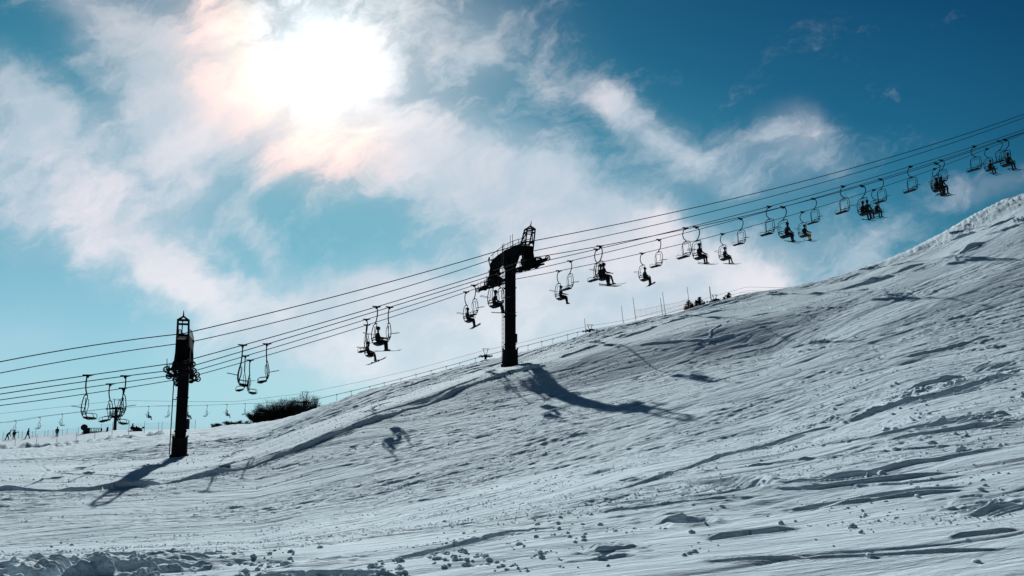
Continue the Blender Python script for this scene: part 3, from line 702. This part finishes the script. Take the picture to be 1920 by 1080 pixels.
CH4 = [(230.5,'empty chair facing right, lowest of the cluster left of the left tower'),(469,'empty chair facing right, lowest of the cluster right of the left tower'),(688,'chair carrying the lower snowboarder between the towers'),
 (874,'chair carrying a snowboarder, just left of the central tower'),(1048,'chair with a rider immediately right of the central tower column'),(1204,'chair with a rider above the lone bamboo poles'),(1355,'chair with a skier, leftmost neighbour of the lone empty chair'),
 (1505,'chair carrying the rider in yellow trousers'),(1639,'chair carrying the lower right rider of the trio on the right slope'),(1753,'chair at the lower back of the tight upper right cluster'),(1851,'chair with a small rider in the middle of the last cluster')]
chairs = {}
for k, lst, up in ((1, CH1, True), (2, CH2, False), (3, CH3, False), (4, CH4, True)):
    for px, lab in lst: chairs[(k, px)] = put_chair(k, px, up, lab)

# ------------------------------------------------------------------ people
def skin_body(name, joints, edges, root=0):
    me = bpy.data.meshes.new(name); me.from_pydata([j[0] for j in joints], edges, [])
    o = bpy.data.objects.new(name, me); COL.objects.link(o)
    o.modifiers.new('s', 'SKIN'); 
    sv = me.skin_vertices[0].data if me.skin_vertices else None
    if sv is None:
        bpy.context.view_layer.objects.active = o
        me.attributes  # ensure
    for i, j in enumerate(joints):
        r = j[1]; rx, ry = (r if isinstance(r, tuple) else (r, r)); sv[i].radius = (rx, ry); sv[i].use_root = (i == root)
    ss = o.modifiers.new('u', 'SUBSURF'); ss.levels = 1; ss.render_levels = 1
    dg = bpy.context.evaluated_depsgraph_get(); dg.update()
    nm = bpy.data.meshes.new_from_object(o.evaluated_get(dg)); nm.name = name
    bpy.data.objects.remove(o); nm.polygons.foreach_set('use_smooth', [True]*len(nm.polygons))
    return nm
def glove(mb, c, d, side):
    c = Vector(c); d = Vector(d).normalized(); up = Vector((0, 0, 1)); y = d.cross(up)
    if y.length < .1: y = Vector((0, 1, 0))
    y.normalize(); z = y.cross(d)
    rot = Matrix((d, y, z)).transposed()
    mb.ell(c+d*.03, (.055, .045, .022), 8, 6, rot)
    for i, (o_, l_) in enumerate(((-.033, .055), (-.012, .066), (.012, .062), (.033, .048))):
        b = c+d*.07+y*o_; mb.tube([b, b+d*l_*.6-z*.008, b+d*l_*.9-z*.035], [.012, .011, .008], 5)
    b = c+d*.01+y*side*.04; mb.tube([b, b+y*side*.03+d*.03, b+y*side*.035+d*.06-z*.012], [.014, .012, .009], 5)
def make_person(pose, jk, pt, gear):
    """local frame: x forward, y left, origin on the seat surface (seated) or on the snow (standing)"""
    root = empty('person')
    if pose == 'sit':
        lean = random.uniform(-.05, .12); hx = .12
        J = [((hx, 0, .12), (.15, .13)), ((hx-.02+lean*.4, 0, .30), (.155, .125)), ((hx-.03+lean, 0, .50), (.17, .125)), ((hx+.0+lean, 0, .60), (.07, .07)), ((hx+.02+lean, 0, .68), (.058, .058)), ((hx+.03+lean, 0, .78), (.095, .09)), ((hx+.03+lean, 0, .87), (.075, .08))]
        E = [(0,1),(1,2),(2,3),(3,4),(4,5),(5,6)]
        legs = []; feet = []
        for s in (-1, 1):
            kx = hx+.46+random.uniform(-.03, .03); fx = kx+random.uniform(-.03, .12)
            b = len(J); J += [((hx+.05, s*.10, .11), .10), ((kx, s*.13, .10), .075), ((fx, s*.14, -.30), .06), ((fx+.02, s*.14, -.36), .06)]
            E += [(0, b), (b, b+1), (b+1, b+2), (b+2, b+3)]; feet.append((fx+.02, s*.14, -.40))
        hands = []
        for s in (-1, 1):
            b = len(J); a_ = random.random()
            hxx, hz = (hx+.42, .20) if a_ < .7 else (hx+.50, .27)
            sh = (hx-.01+lean, s*.19, .53); J += [(sh, .07), ((hx+.06+lean*.6, s*.25, .30), .055), ((hxx-.06, s*.19, hz), .042)]
            E += [(2, b), (b, b+1), (b+1, b+2)]; hands.append(((hxx-.05, s*.19, hz), (1, -s*.25, -.15), s))
        head = Vector((hx+.03+lean, 0, .81)); zj, zp = .16, .16
    else:
        st, bend = pose[1], pose[2]
        cx = bend*.5
        J = [((0, 0, .90), (.14, .12)), ((cx*.35, 0, 1.08), (.14, .12)), ((cx, 0, 1.28), (.17, .12)), ((cx*1.15, 0, 1.38), (.07, .07)), ((cx*1.3, 0, 1.46), .058), ((cx*1.4, 0, 1.56), (.09, .09)), ((cx*1.4, 0, 1.64), (.07, .08))]
        E = [(0,1),(1,2),(2,3),(3,4),(4,5),(5,6)]; feet = []
        for s in (-1, 1):
            fx = s*st; b = len(J)
            J += [((0, s*.09, .86), .10), ((fx*.45+.05, s*.10, .50), .07), ((fx, s*.11, .14), .055), ((fx, s*.11, .08), .055)]
            E += [(0, b), (b, b+1), (b+1, b+2), (b+2, b+3)]; feet.append((fx, s*.11, .04))
        hands = []
        for s in (-1, 1):
            b = len(J); J += [((cx, s*.20, 1.30), .07), ((cx-s*st*.3, s*.27, 1.04), .052), ((cx+.14-s*st*.6, s*.25, .86+bend*-.2), .04)]
            E += [(2, b), (b, b+1), (b+1, b+2)]; hands.append(((cx+.15-s*st*.6, s*.25, .84-bend*.2), (.5, 0, -.8), s))
        head = Vector((cx*1.4, 0, 1.59)); zj = zp = .9
    if pose != 'sit': J = [(j, r*1.25 if not isinstance(r, tuple) else (r[0]*1.25, r[1]*1.25)) for j, r in J]
    nm = skin_body('body', J, E)
    for m in (jk, pt, M_SKIN): nm.materials.append(m)
    for p in nm.polygons:
        c = p.center
        if (c-head).length < .15 and c.x > head.x-.01: p.material_index = 2
        elif pose == 'sit' and (c.z < .17 and (c.x > .18 or c.z < .12)): p.material_index = 1
        elif pose != 'sit' and c.z < .88 and abs(c.y) < .2: p.material_index = 1
    o = bpy.data.objects.new('body', nm); COL.objects.link(o); o.parent = root
    hb_ = MB(); hb_.ell(head+Vector((-.015, 0, .035)), (.125, .108, .115), 12, 8); hb_.box(head+Vector((.09, 0, .075)), (.05, .13, .02)); hb_.build('helmet', M_HELM, root)
    gg = MB(); gg.ell(head+Vector((.085, 0, .01)), (.03, .075, .035), 10, 6); gg.build('goggles', M_GOG, root)
    fc = MB(); fc.ell(head+Vector((.100, 0, -.035)), (.02, .014, .02), 6, 5); fc.build('nose', M_SKIN, root)
    for (c, d, s) in hands:
        g = MB(); glove(g, c, d, s); g.build('glove', M_GLOVE, root)
    for (fx, fy, fz) in feet:
        b = MB(); b.ell((fx+.05, fy, fz), (.15, .055, .05), 8, 6); b.ell((fx-.02, fy, fz+.07), (.065, .058, .11), 8, 6); b.build('boot', M_GLOVE, root)
    if gear == 'ski':
        for i, (fx, fy, fz) in enumerate(feet):
            a = R(random.uniform(-9, 9)+(7 if i else -5)); tl = R(random.uniform(-4, 4)); u = Vector((math.cos(a)*math.cos(tl), math.sin(a), math.sin(tl))); c = Vector((fx, fy, fz-.055))
            k = MB(); pts = [(-.72, .02), (-.6, 0), (.55, 0), (.75, .02), (.86, .08)]
            w = Vector((-math.sin(a), math.cos(a), 0)); V_ = []; F_ = []
            for x_, z_ in pts:
                for sw, dz in ((-1, 0), (1, 0), (1, .018), (-1, .018)): V_.append(c+u*x_+w*sw*(.042 if abs(x_) < .7 else .03)+Vector((0, 0, z_+dz)))
            for i_ in range(4):
                for q_ in range(4): F_.append((i_*4+q_, i_*4+(q_+1) % 4, i_*4+4+(q_+1) % 4, i_*4+4+q_))
            F_ += [(3, 2, 1, 0), (16, 17, 18, 19)]
            k.add(V_, F_, 0, False); k.box(c+Vector((0, 0, .03)), (.26, .05, .03)); k.build('ski', M_SKI, root)
        for (c, d, s) in hands:
            c = Vector(c)+Vector((.06, 0, 0)); k = MB(); e = c+Vector((-.85, s*.06, -.10)) if pose == 'sit' else c+Vector((.05, s*.05, -c.z+.02))
            k.tube([c+(c-e).normalized()*.1, e], [.012, .008], 5); k.build('ski_pole', M_GALV, root)
    elif gear == 'board':
        f0, f1 = Vector(feet[0]), Vector(feet[1]); c = (f0+f1)/2+Vector((.02, 0, -.06)); a = R(random.choice((28, 40, -30)))
        u = Vector((math.cos(a), math.sin(a), .36)).normalized(); w = Vector((-math.sin(a), math.cos(a), 0)); k = MB(); V_ = []; F_ = []
        for x_, z_, hw in ((-.78, .06, .05), (-.70, .03, .11), (-.55, 0, .135), (0, 0, .12), (.55, 0, .135), (.70, .03, .11), (.78, .06, .05)):
            for sw, dz in ((-1, 0), (1, 0), (1, .02), (-1, .02)): V_.append(c+u*x_+w*sw*hw+Vector((0, 0, z_+dz)))
        for i_ in range(6):
            for q_ in range(4): F_.append((i_*4+q_, i_*4+(q_+1) % 4, i_*4+4+(q_+1) % 4, i_*4+4+q_))
        F_ += [(3, 2, 1, 0), (24, 25, 26, 27)]; k.add(V_, F_, 0, False)
        for s in (-.25, .25): k.box(c+u*s+Vector((0, 0, .04)), (.2, .12, .05))
        k.build('snowboard', M_SKI, root)
    return root
RID = [((1,706),0,'ski',0,0,'skier in dark clothes riding the highest chair between the two big towers'),
 ((4,688),.0,'board',1,0,'snowboarder leaning forward on the lower chair between the two big towers'),
 ((4,874),.0,'board',1,0,'snowboarder with a tilted board on the chair just left of the central tower'),
 ((1,922),0,'ski',0,0,'skier sitting upright on the chair under the central tower arm'),
 ((4,1048),0,'short',1,0,'rider in dark clothes on the first chair right of the central tower'),
 ((1,1124.6),-.24,'ski',0,0,'nearer of the two skiers sharing the first chair pair right of the central tower'),
 ((1,1124.6),.24,'ski',1,0,'farther of the two skiers sharing the first chair pair right of the central tower'),
 ((4,1204),0,'board',1,0,'snowboarder on the chair above the lone bamboo poles'),
 ((1,1305),-.1,'ski',2,0,'skier with long ski tips raised, above the orange net fence'),
 ((4,1355),0,'ski',1,0,'skier on the chair left of the lone empty chair by the cloud edge'),
 ((1,1467.5),-.1,'ski',0,0,'skier seated on the chair above the crest bend, skis crossed'),
 ((4,1505),0,'ski',1,2,'rider in mustard yellow trousers on skis'),
 ((1,1616),-.22,'short',3,1,'bulky rider in the middle chair of the trio on the right, nearer side'),
 ((1,1616),.22,'ski',0,0,'rider sharing the middle chair of the trio on the right, farther side'),
 ((4,1639),0,'ski',1,0,'skier on the lower right chair of the trio over the right slope'),
 ((1,1755),-.22,'ski',3,0,'nearer rider on the front chair of the tight upper right cluster'),
 ((1,1755),.22,'ski',1,1,'farther rider on the front chair of the tight upper right cluster'),
 ((4,1753),0,'ski',0,0,'rider on the rear lower chair of the tight upper right cluster'),
 ((4,1851),0,'ski',2,0,'small rider in the middle of the last cluster at the right'),
 ((1,1884),0,'ski',0,0,'rightmost rider, legs hanging, near the right edge')]
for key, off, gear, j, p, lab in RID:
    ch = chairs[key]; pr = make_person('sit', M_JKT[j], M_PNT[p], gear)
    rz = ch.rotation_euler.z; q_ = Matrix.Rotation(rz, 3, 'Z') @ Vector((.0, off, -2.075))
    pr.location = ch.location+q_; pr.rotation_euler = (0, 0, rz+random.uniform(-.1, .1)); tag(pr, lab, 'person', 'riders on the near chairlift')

# ------------------------------------------------------------------ far lift
FA = math.atan2(26, 175); fd = Vector((math.cos(FA), math.sin(FA), 0)); fn = Vector((-math.sin(FA), math.cos(FA), 0)); FC = Vector((-76, 149, 0))
FR = {'a': (-1.6, [(0,793),(40,787),(70,781.5),(125,775),(207,765),(284,761.5),(357,761),(457,757),(571,753),(594,748),(659,733),(751,710),(862,680),(910,666),(993,646),(1040,634),(1088,621),(1180,606),(1330,566),(1400,545)]),
      'c': (0.0, [(0,775.5),(207,753),(219,751),(380,753),(440,753),(569,737.6),(686,713.7),(779,692),(912,656),(975,643),(1095,613),(1180,599),(1330,558),(1400,538)])}
FPT = {}
for k, (s, pts) in FR.items(): FPT[k] = np.array([plane_pt(px, py, s, FC, fd, fn) for px, py in pts])
def f_pt(k, t, s=None):
    a = FPT[k]; z = float(np.interp(t, a[:, 0], a[:, 1])); p = FC+fn*(FR[k][0] if s is None else s)+fd*t; return Vector((p.x, p.y, z))
def f_t(px): return plane_pt(px, 750, 0, FC, fd, fn)[0]
for k, s, nm, lab in (('a', -1.6, 'haul_rope', 'thin haul rope of the small distant lift, nearer strand carrying the tiny chairs'), ('a', 1.6, 'haul_rope', 'thin haul rope of the small distant lift, farther strand'), ('c', 0, 'communication_cable', 'thin grey cable above the small distant lift')):
    ts = np.linspace(FPT[k][0, 0]-25, FPT[k][-1, 0]+10, 160)
    o = MB().tube([f_pt(k, t, s) for t in ts], .026, 5).build(nm, M_ROPE); tag(o, lab, 'rope' if nm == 'haul_rope' else 'cable', 'ropes of the distant lift')
def far_tower(px, lab, wide=2.0, full=True):
    t = f_t(px); p = FC+fd*t; za = f_pt('a', t).z; zc = f_pt('c', t).z; zg = gz_(p.x, p.y)-.3
    if za-zg > 14: zg = za-14
    root = empty('far_lift_tower', (p.x, p.y, zg), FA); tag(root, lab, 'lift tower', 'towers of the distant lift')
    h = za-zg; hc = zc-zg
    MB().tube([(0, 0, 0), (0, 0, h+.2)], [.32, .24], 10).build('column', M_STEEL, root)
    m = MB(); m.box((0, 0, h-.05), (.35, 4.0, .3))
    for s in (-.35, .35): m.bar((s*.4, 0, h), (s*1.4, 0, hc+.25), .10)
    m.bar((-.75, 0, hc+.25), (.75, 0, hc+.25), .09); m.build('crossarm', M_STEEL, root)
    for s in (-1, 1):
        b = MB(); b.bar((-1.15, s*1.6, h-.2), (1.15, s*1.6, h-.2), .12, .16); so = b.build('sheave_beam', M_STEEL, root)
        for q_ in (-1.1, -.5, .5, 1.1): MB().wheel((q_, s*1.6, h-.18), .22, .08).build('sheave_wheel', M_RUB, so)
    return root
far_tower(219, 'small distant lift tower with sheaves, rising behind chairs near the left end of the bench')
far_tower(571, 'small distant lift tower top showing above the dark bushes')
far_tower(910, 'small distant lift tower peeking over the crest left of the central tower')
far_tower(1108, 'small distant lift tower low on the crest right of the central tower')
far_tower(1347, 'small distant lift tower among the little firs on the crest')
FCH = [(40,1,0),(70,-1,0),(125,1,0),(284,1,1),(312.5,-1,0),(357,1,1),(385,-1,0),(429,1,1),(457,-1,0),(594,1,0),(630,-1,0),(659,1,1),(692,-1,0),(720,1,0),(751,-1,0),(779,1,0),(808,-1,0),(835.6,1,0),(862.5,-1,0),(890,1,0),(993,-1,0),(1014,1,0),(1040.6,-1,0),(1062.6,1,0),(1088,-1,0)]
FL = ['tiny distant chair, leftmost of all, facing right','tiny distant chair facing left, second from the left edge','tiny distant chair over the person standing by the red net','tiny distant chair with a rider, left of the near left tower','tiny empty distant chair just left of the near left tower',
 'tiny distant chair with a rider at the right edge of the left tower','tiny empty distant chair right of the left tower','tiny distant chair with a rider, left of the bushes','tiny empty distant chair just above the left end of the bushes']
REF = ['the bushes','the long bare crest line','the smooth snow strip','the middle of the crest','the small tower left of the central tower','the central tower']
for i, (px, d_, occ) in enumerate(FCH):
    t = f_t(px); s = -1.6 if d_ > 0 else 1.6; p = f_pt('a', t, s)
    o = copy_tree(P_up_far if d_ > 0 else P_up_near); o.location = p; o.rotation_euler = (0, 0, FA+(0 if d_ > 0 else math.pi))
    if i < 9: tag(o, FL[i], 'chairlift chair', 'chairs of the distant lift')
    elif i < 20: tag(o, 'tiny distant chair low over the bare crest between the bushes and the central tower', 'chairlift chair', 'distant chairs over the crest left of the central tower')
    else: tag(o, 'tiny distant chair low over the crest just right of the central tower', 'chairlift chair', 'distant chairs over the crest right of the central tower')
    if occ:
        pr = make_person('sit', M_JKT[1], M_PNT[0], 'short'); pr.location = p+Vector((0, 0, -2.075)); pr.rotation_euler = (0, 0, FA)
        tag(pr, {284: 'tiny rider on the distant chair left of the left tower', 357: 'tiny rider on the distant chair touching the left tower', 429: 'tiny rider on the distant chair left of the bushes', 659: 'tiny rider dipping behind the crest right of the bushes'}[px], 'person', 'riders on the distant lift')

# ------------------------------------------------------------------ bench at the far left
def at_depth(px, py, Y):
    x, y, z = ray(px, py); k = Y/y; return Vector((x*k, Y, z*k))
def on_ground(px, Y):
    p = at_depth(px, 800, Y); return Vector((p.x, p.y, gz_(p.x, p.y)))
for px, st, bend, hgt, rz, gear, lab in ((15, .22, .75, 1.0, 0.2, None, 'person bending forward at the far left end of the bench'), (28, .08, .1, .98, 2.5, None, 'bulky person in dark clothes standing beside the bent person'),
        (53, .30, .18, 1.05, 0.0, None, 'person walking with a long stride along the red net fence'), (108, .05, .05, 1.0, -1.2, 'ski', 'person standing alone on the bench with ski poles')):
    p = on_ground(px, 137); pr = make_person(('stand', st, bend), M_JKT[1], M_PNT[0], gear); pr.location = p; pr.scale = (hgt,)*3; pr.rotation_euler = (0, 0, rz); tag(pr, lab, 'person', 'people on the distant bench')
def fence(name, posts, hs, net, label, rz=.0, lean=0.0, thick=.03, net_z=(.35, 1.0)):
    """posts: ground points"""
    root = empty(name, posts[0]); tag(root, label, 'fence'); o = posts[0]; tops = []
    for p, h in zip(posts, hs):
        q = p-o; tops.append((q, h)); m = MB(); m.tube([q-Vector((0, 0, .25)), q+Vector((-lean*h, 0, h))], [thick, thick*.8], 6); m.build('post', M_BAMB, root)
    if net:
        m = MB(); rows = 7
        for (a, ha), (b, hb2) in list(zip(tops[:-1], tops[1:]))[:(3 if lean else 99)]:
            n = max(3, int((b-a).length/.35))
            def P(u, v):
                sag = -.18*4*u*(1-u)*(b-a).length/6
                h1 = net_z[0]+(net_z[1]-net_z[0])*v; base = a.lerp(b, u)
                return base+Vector((-lean*h1*(1-abs(2*u-1)*0), 0, h1+sag*(.5+.5*v)))
            for r in range(rows+1):
                m.tube([P(u, r/rows) for u in np.linspace(0, 1, 9)], .011 if r in (0, rows) else .0045, 3)
            for c in range(n+1): m.tube([P(c/n, 0), P(c/n, 1)], .0035, 3)
        m.build('net', M_NET, root)
    return root
bp = [7,36,43,62,68,85,91,100.6,118,126.6,148]
fence('net_fence', [on_ground(px, 141) for px in bp], [1.35,1.2,1.25,1.1,1.3,1.0,1.1,1.0,1.05,1.1,1.2], True, 'low red net fence on short posts behind the people on the distant bench', thick=.035, net_z=(.1, .95))
fence('net_fence', [on_ground(px, 139) for px in (190, 211, 242, 271, 297, 304, 355, 366)], [1.4,1.7,1.8,1.7,1.5,1.5,1.6,1.7], True, 'pale net fence with tall posts behind the left tower', thick=.035, net_z=(.4, 1.3))
fence('post_fence', [on_ground(px, Y) for px, Y in ((31, 100), (71, 100), (108.6, 100), (145, 99), (179, 98), (211, 97), (242, 96), (271, 95))], [1.1,1.5,1.4,1.3,1.2,1.3,1.4,1.2], False, 'row of thin widely spaced posts along the dark front edge of the bench', thick=.03)
# orange net on the crest
def crest(px, py, dy=.6):
    best = None
    x, y, z = ray(px, py); a = math.atan2(x, y); i = int(round((a-front[0])/(front[1]-front[0]))); j0 = np.searchsorted(RR, 50); j1 = np.searchsorted(RR, 66)
    j = j0+int(np.argmax(HF[i, j0:j1]/RR[j0:j1])); r = RR[j]+dy; p = (math.sin(a)*r, math.cos(a)*r); return Vector((*p, gz_(*p)))
cp = [(1193,602),(1243,590),(1248.6,587),(1294.6,578.4),(1334.5,567)]
fence('net_fence', [crest(*p) for p in cp], [1.85,1.4,1.85,1.8,1.35], True, 'faint orange net fence sagging between leaning bamboo poles on the crest', lean=.12, thick=.022, net_z=(.30, .85))
for px, py, h, lab in ((1100.4,624,1.25,'single upright bamboo pole on the crest beside the distant tower top'),(1170.7,606,1.5,'leaning bamboo pole left of the orange net fence'),(1336,562,1.35,'leaning bamboo pole beside the last pole of the orange net')):
    p = crest(px, py); m = MB(); m.tube([p-Vector((0, 0, .3)), p+Vector((-.10*h, 0, h*.5)), p+Vector((-.13*h, 0, h))], [.022, .02, .016], 6); tag(m.build('bamboo_pole', M_BAMB), lab, 'pole', 'lone bamboo poles on the crest')
# snow gun
def snow_gun():
    p = on_ground(160, 138); root = empty('snow_gun', p, R(10)); tag(root, 'fan snow gun with round drum and railing frame on the distant bench', 'snow gun')
    d = MB(); ax = Vector((.25, -.95, .15)).normalized(); c = Vector((-.15, 0, 1.05))
    d.tube([c-ax*.5, c-ax*.35, c+ax*.35, c+ax*.5], [.42, .5, .56, .54], 16); d.build('drum', M_MACH, root)
    b = MB(); b.box((.25, 0, .55), (.9, .8, .95)); b.build('body', M_MACH, root)
    f = MB()
    for z in (.35, .95):
        for y_ in (-.4, .4): f.bar((.75, y_, z), (2.45, y_, z), .06)
    for x_ in (.8, 1.2, 1.65, 2.05, 2.42):
        for y_ in (-.4, .4): f.bar((x_, y_, .2), (x_, y_, .98), .06)
    f.box((1.2, 0, .22), (3.2, .9, .10)); f.build('railing_frame', M_STEEL, root)
    for x_ in (-.1, 1.9): MB().bar((x_-.4, -.35, .06), (x_+.6, -.35, .06), .1, .08).bar((x_-.4, .35, .06), (x_+.6, .35, .06), .1, .08).build('skid', M_STEEL, root)
snow_gun()
for px, h, w, lab in ((190, .55, .22, 'small dark padded post right of the snow gun railing'), (201, .75, .34, 'leaning dark padded post left of the distant lift tower')):
    p = on_ground(px, 139); m = MB(); m.tube([p-Vector((0, 0, .1)), p+Vector((.04, 0, h*.25)), p+Vector((.10, 0, h*.8)), p+Vector((.12, 0, h+.1))], [w*.35, w*.5, w*.5, w*.2], 9); tag(m.build('padded_post', M_RUB), lab, 'padded post', 'padded posts on the distant bench')
def snowmobile():
    p = on_ground(255, 138); root = empty('snowmobile', p, 0); tag(root, 'parked snowmobile with cargo bed, dark silhouette left of the left tower', 'snowmobile')
    b = MB(); b.box((.1, 0, .38), (1.7, .6, .34), None, .9); b.ell((-.6, 0, .58), (.42, .34, .3), 10, 7); b.build('body', M_MACH, root)
    MB().box((-.62, 0, .95), (.10, .5, .85), Matrix.Rotation(R(10), 3, 'Y'), .6).build('windshield', M_MACH, root)
    MB().box((.15, 0, .62), (.8, .35, .18)).box((.1, 0, .78), (.2, .3, .25), None, .6).build('seat', M_SEAT, root)
    MB().tube([(-.35, -.35, 1.0), (-.4, 0, .95), (-.35, .35, 1.0)], .03, 6).build('handlebar', M_RUB, root)
    MB().box((.35, 0, .14), (1.5, .45, .24)).build('track', M_RUB, root)
    for s in (-.4, .4): MB().tube([(-1.25, s, .2), (-1.1, s, .06), (-.3, s, .05)], .045, 6).bar((-.7, s, .08), (-.6, s*.5, .4), .05).build('ski_runner', M_STEEL, root)
    MB().box((.75, 0, .50), (1.1, .7, .10)).box((1.28, 0, .62), (.06, .7, .3)).build('cargo_bed', M_STEEL, root)
snowmobile()
# small hut beyond the shelf
p = on_ground(424, 118); r_ = empty('hut', p, .2); tag(r_, 'tiny dark hut below the low bushes right of the left tower', 'hut')
MB().box((0, 0, .3), (.85, .7, .75)).build('wall', M_MACH, r_); MB().box((0, 0, .72), (1.05, .9, .10), None, .6).build('roof', M_STEEL, r_)

# ------------------------------------------------------------------ trees and bushes
def bare_tree(p, h, w, label, name='bare_tree', group='bare trees below the crest', dense=1.0, seed=0, cat='tree'):
    rnd = random.Random(seed); root = empty(name, p); tag(root, label, cat, group)
    tr = MB(); lean = rnd.uniform(-.1, .1)*h; tr.tube([(0, 0, -.4), (lean*.3, 0, h*.35), (lean, 0, h*.75)], [h*.035, h*.022, h*.008], 7); tr.build('trunk', M_BARK, root)
    c = MB(); ends = []
    for i in range(int(16*dense)):
        a = rnd.uniform(0, 6.28); z0 = h*rnd.uniform(.05, .6); l = w*.5*rnd.uniform(.5, 1.05)
        e = Vector((math.cos(a)*l, math.sin(a)*l, min(h*.97, z0+rnd.uniform(.1, .55)*h))); m_ = Vector((e.x*.5, e.y*.5, z0+(e.z-z0)*.35))
        c.tube([(lean*.2, 0, z0), m_, e], [h*.010, h*.007, h*.003], 4); ends += [m_, e, m_.lerp(e, .5)]
    vs_ = []; fs_ = []
    for i in range(int(2300*dense)):
        b = rnd.choice(ends); q = b+Vector((rnd.gauss(0, .07)*w, rnd.gauss(0, .07)*w, rnd.gauss(0, .055)*h)); q.z = max(q.z, .02)
        d = Vector((q.x*.6+rnd.uniform(-.5, .5), q.y*.6+rnd.uniform(-.5, .5), rnd.uniform(.2, 1.3))).normalized()*rnd.uniform(.12, .34)
        s_ = d.orthogonal().normalized()*rnd.uniform(.010, .026); k = len(vs_); vs_ += [q-s_, q+s_, q+d]; fs_.append((k, k+1, k+2))
    c.add(vs_, fs_, 0, False); c.build('crown', M_TWIG, root); return root
def fir(p, h, w, label, group='small firs on the crest', seed=0):
    rnd = random.Random(seed); root = empty('fir_tree', p); tag(root, label, 'tree', group)
    MB().tube([(0, 0, -.4), (0, 0, h*.95)], [h*.03, h*.006], 7).build('trunk', M_BARK, root)
    vs_ = []; fs_ = []; n = int(h*9)
    for i in range(n):
        f_ = i/n; z = h*(.05+.93*f_); r = w*.5*(1-f_)**.8*rnd.uniform(.75, 1.12)+.05
        for k_ in range(11):
            a = rnd.uniform(0, 6.28); rr = r*rnd.uniform(.6, 1.1)
            d = Vector((math.cos(a), math.sin(a), -.25)); s_ = Vector((-math.sin(a), math.cos(a), 0))
            for g in range(4):
                b = d*rr*(g/4)+Vector((0, 0, z)); q = b+d*rr*.42; wd = rr*.20+.04; k = len(vs_)
                vs_ += [b, q+s_*wd+Vector((0, 0, rnd.uniform(-.12, .03))), q+d*rr*.2, q-s_*wd+Vector((0, 0, rnd.uniform(-.12, .03)))]; fs_.append((k, k+1, k+2, k+3))
    m = MB(); m.add(vs_, fs_, 0, False); m.build('crown', M_FIR, root)
BT = [(478,112,17,2.4),(497,112,31,3.6),(513,113,39,4.2),(530,112,41,4.2),(548,113,39,4.0),(562,113,42,4.0),(577,110,46,3.6),(588,108,32,3.0),(505,108,24,3.4),(522,109,30,3.6),(540,109,33,3.4),(556,108,36,3.2),(570,107,40,3.0),(572,105,49,3.4)]
TP = ['lowest bush at the left end of the dark thicket','second bare tree from the left end of the dark thicket','domed bare tree in the left half of the dark thicket','broad bare tree in the middle of the dark thicket','bare tree just right of the middle of the dark thicket',
 'tall dense tree below the distant lift tower','tallest tree at the right end of the thicket','last loose tree of the thicket where it meets the crest','front bush at the left foot of the dark thicket','front bush below the domed tree of the thicket','front bush in the middle of the dark thicket','front bush right of the middle of the thicket','front bush under the tallest tree of the thicket','dark tree hiding the base of the small distant tower top']
for i, (px, Yd, hp, w) in enumerate(BT):
    p = on_ground(px, Yd); top_z = at_depth(px, 795-hp*1.12, Yd).z; h = max(1.0, top_z-p.z)
    bare_tree(p, h, w, TP[i], 'bare_tree' if i < 8 else 'bush', 'trees and bushes of the dark thicket', 1.7, i, 'tree' if i < 8 else 'bush')
for i, (px, hp, w, lab) in enumerate(((404,4,1.6,'tiny low bush farthest left on the horizon right of the left tower'),(418,5,1.8,'tiny low bush above the hut, left side'),(432,9,2.2,'small bare bush right above the tiny hut'),(444,10,2.2,'small bare bush between the hut and the thicket'),(457,9,2.0,'small bare bush next to the left end of the thicket'))):
    p = on_ground(px, 125); h = max(.5, at_depth(px, 800-hp, 125).z-p.z); bare_tree(p, h, w, lab, 'bush', 'low bushes on the horizon', .6, 40+i, 'bush')
for i, (px, topy, w, lab) in enumerate(((1299,563,1.9,'dense little fir at the right end of the orange net'),(1305,569,1.6,'low side fir touching the dense little fir'),(1320,557,1.7,'pointed little fir in the middle of the crest group'),(1313,563,.9,'thin sapling left of the pointed fir'),(1328,566,1.1,'short fir right of the pointed fir'),(1351,560,2.0,'low spreading fir beneath the distant tower'),(1376,549,1.9,'domed fir standing alone at the right of the crest group'),(1367,557,.9,'tiny fir left of the lone domed fir'))):
    Yd = 78; p = on_ground(px, Yd); p.z = gz_(p.x, p.y); h = at_depth(px, topy-4, Yd).z-p.z; fir(p, h, w*(1.2+h*.16), lab, seed=60+i)
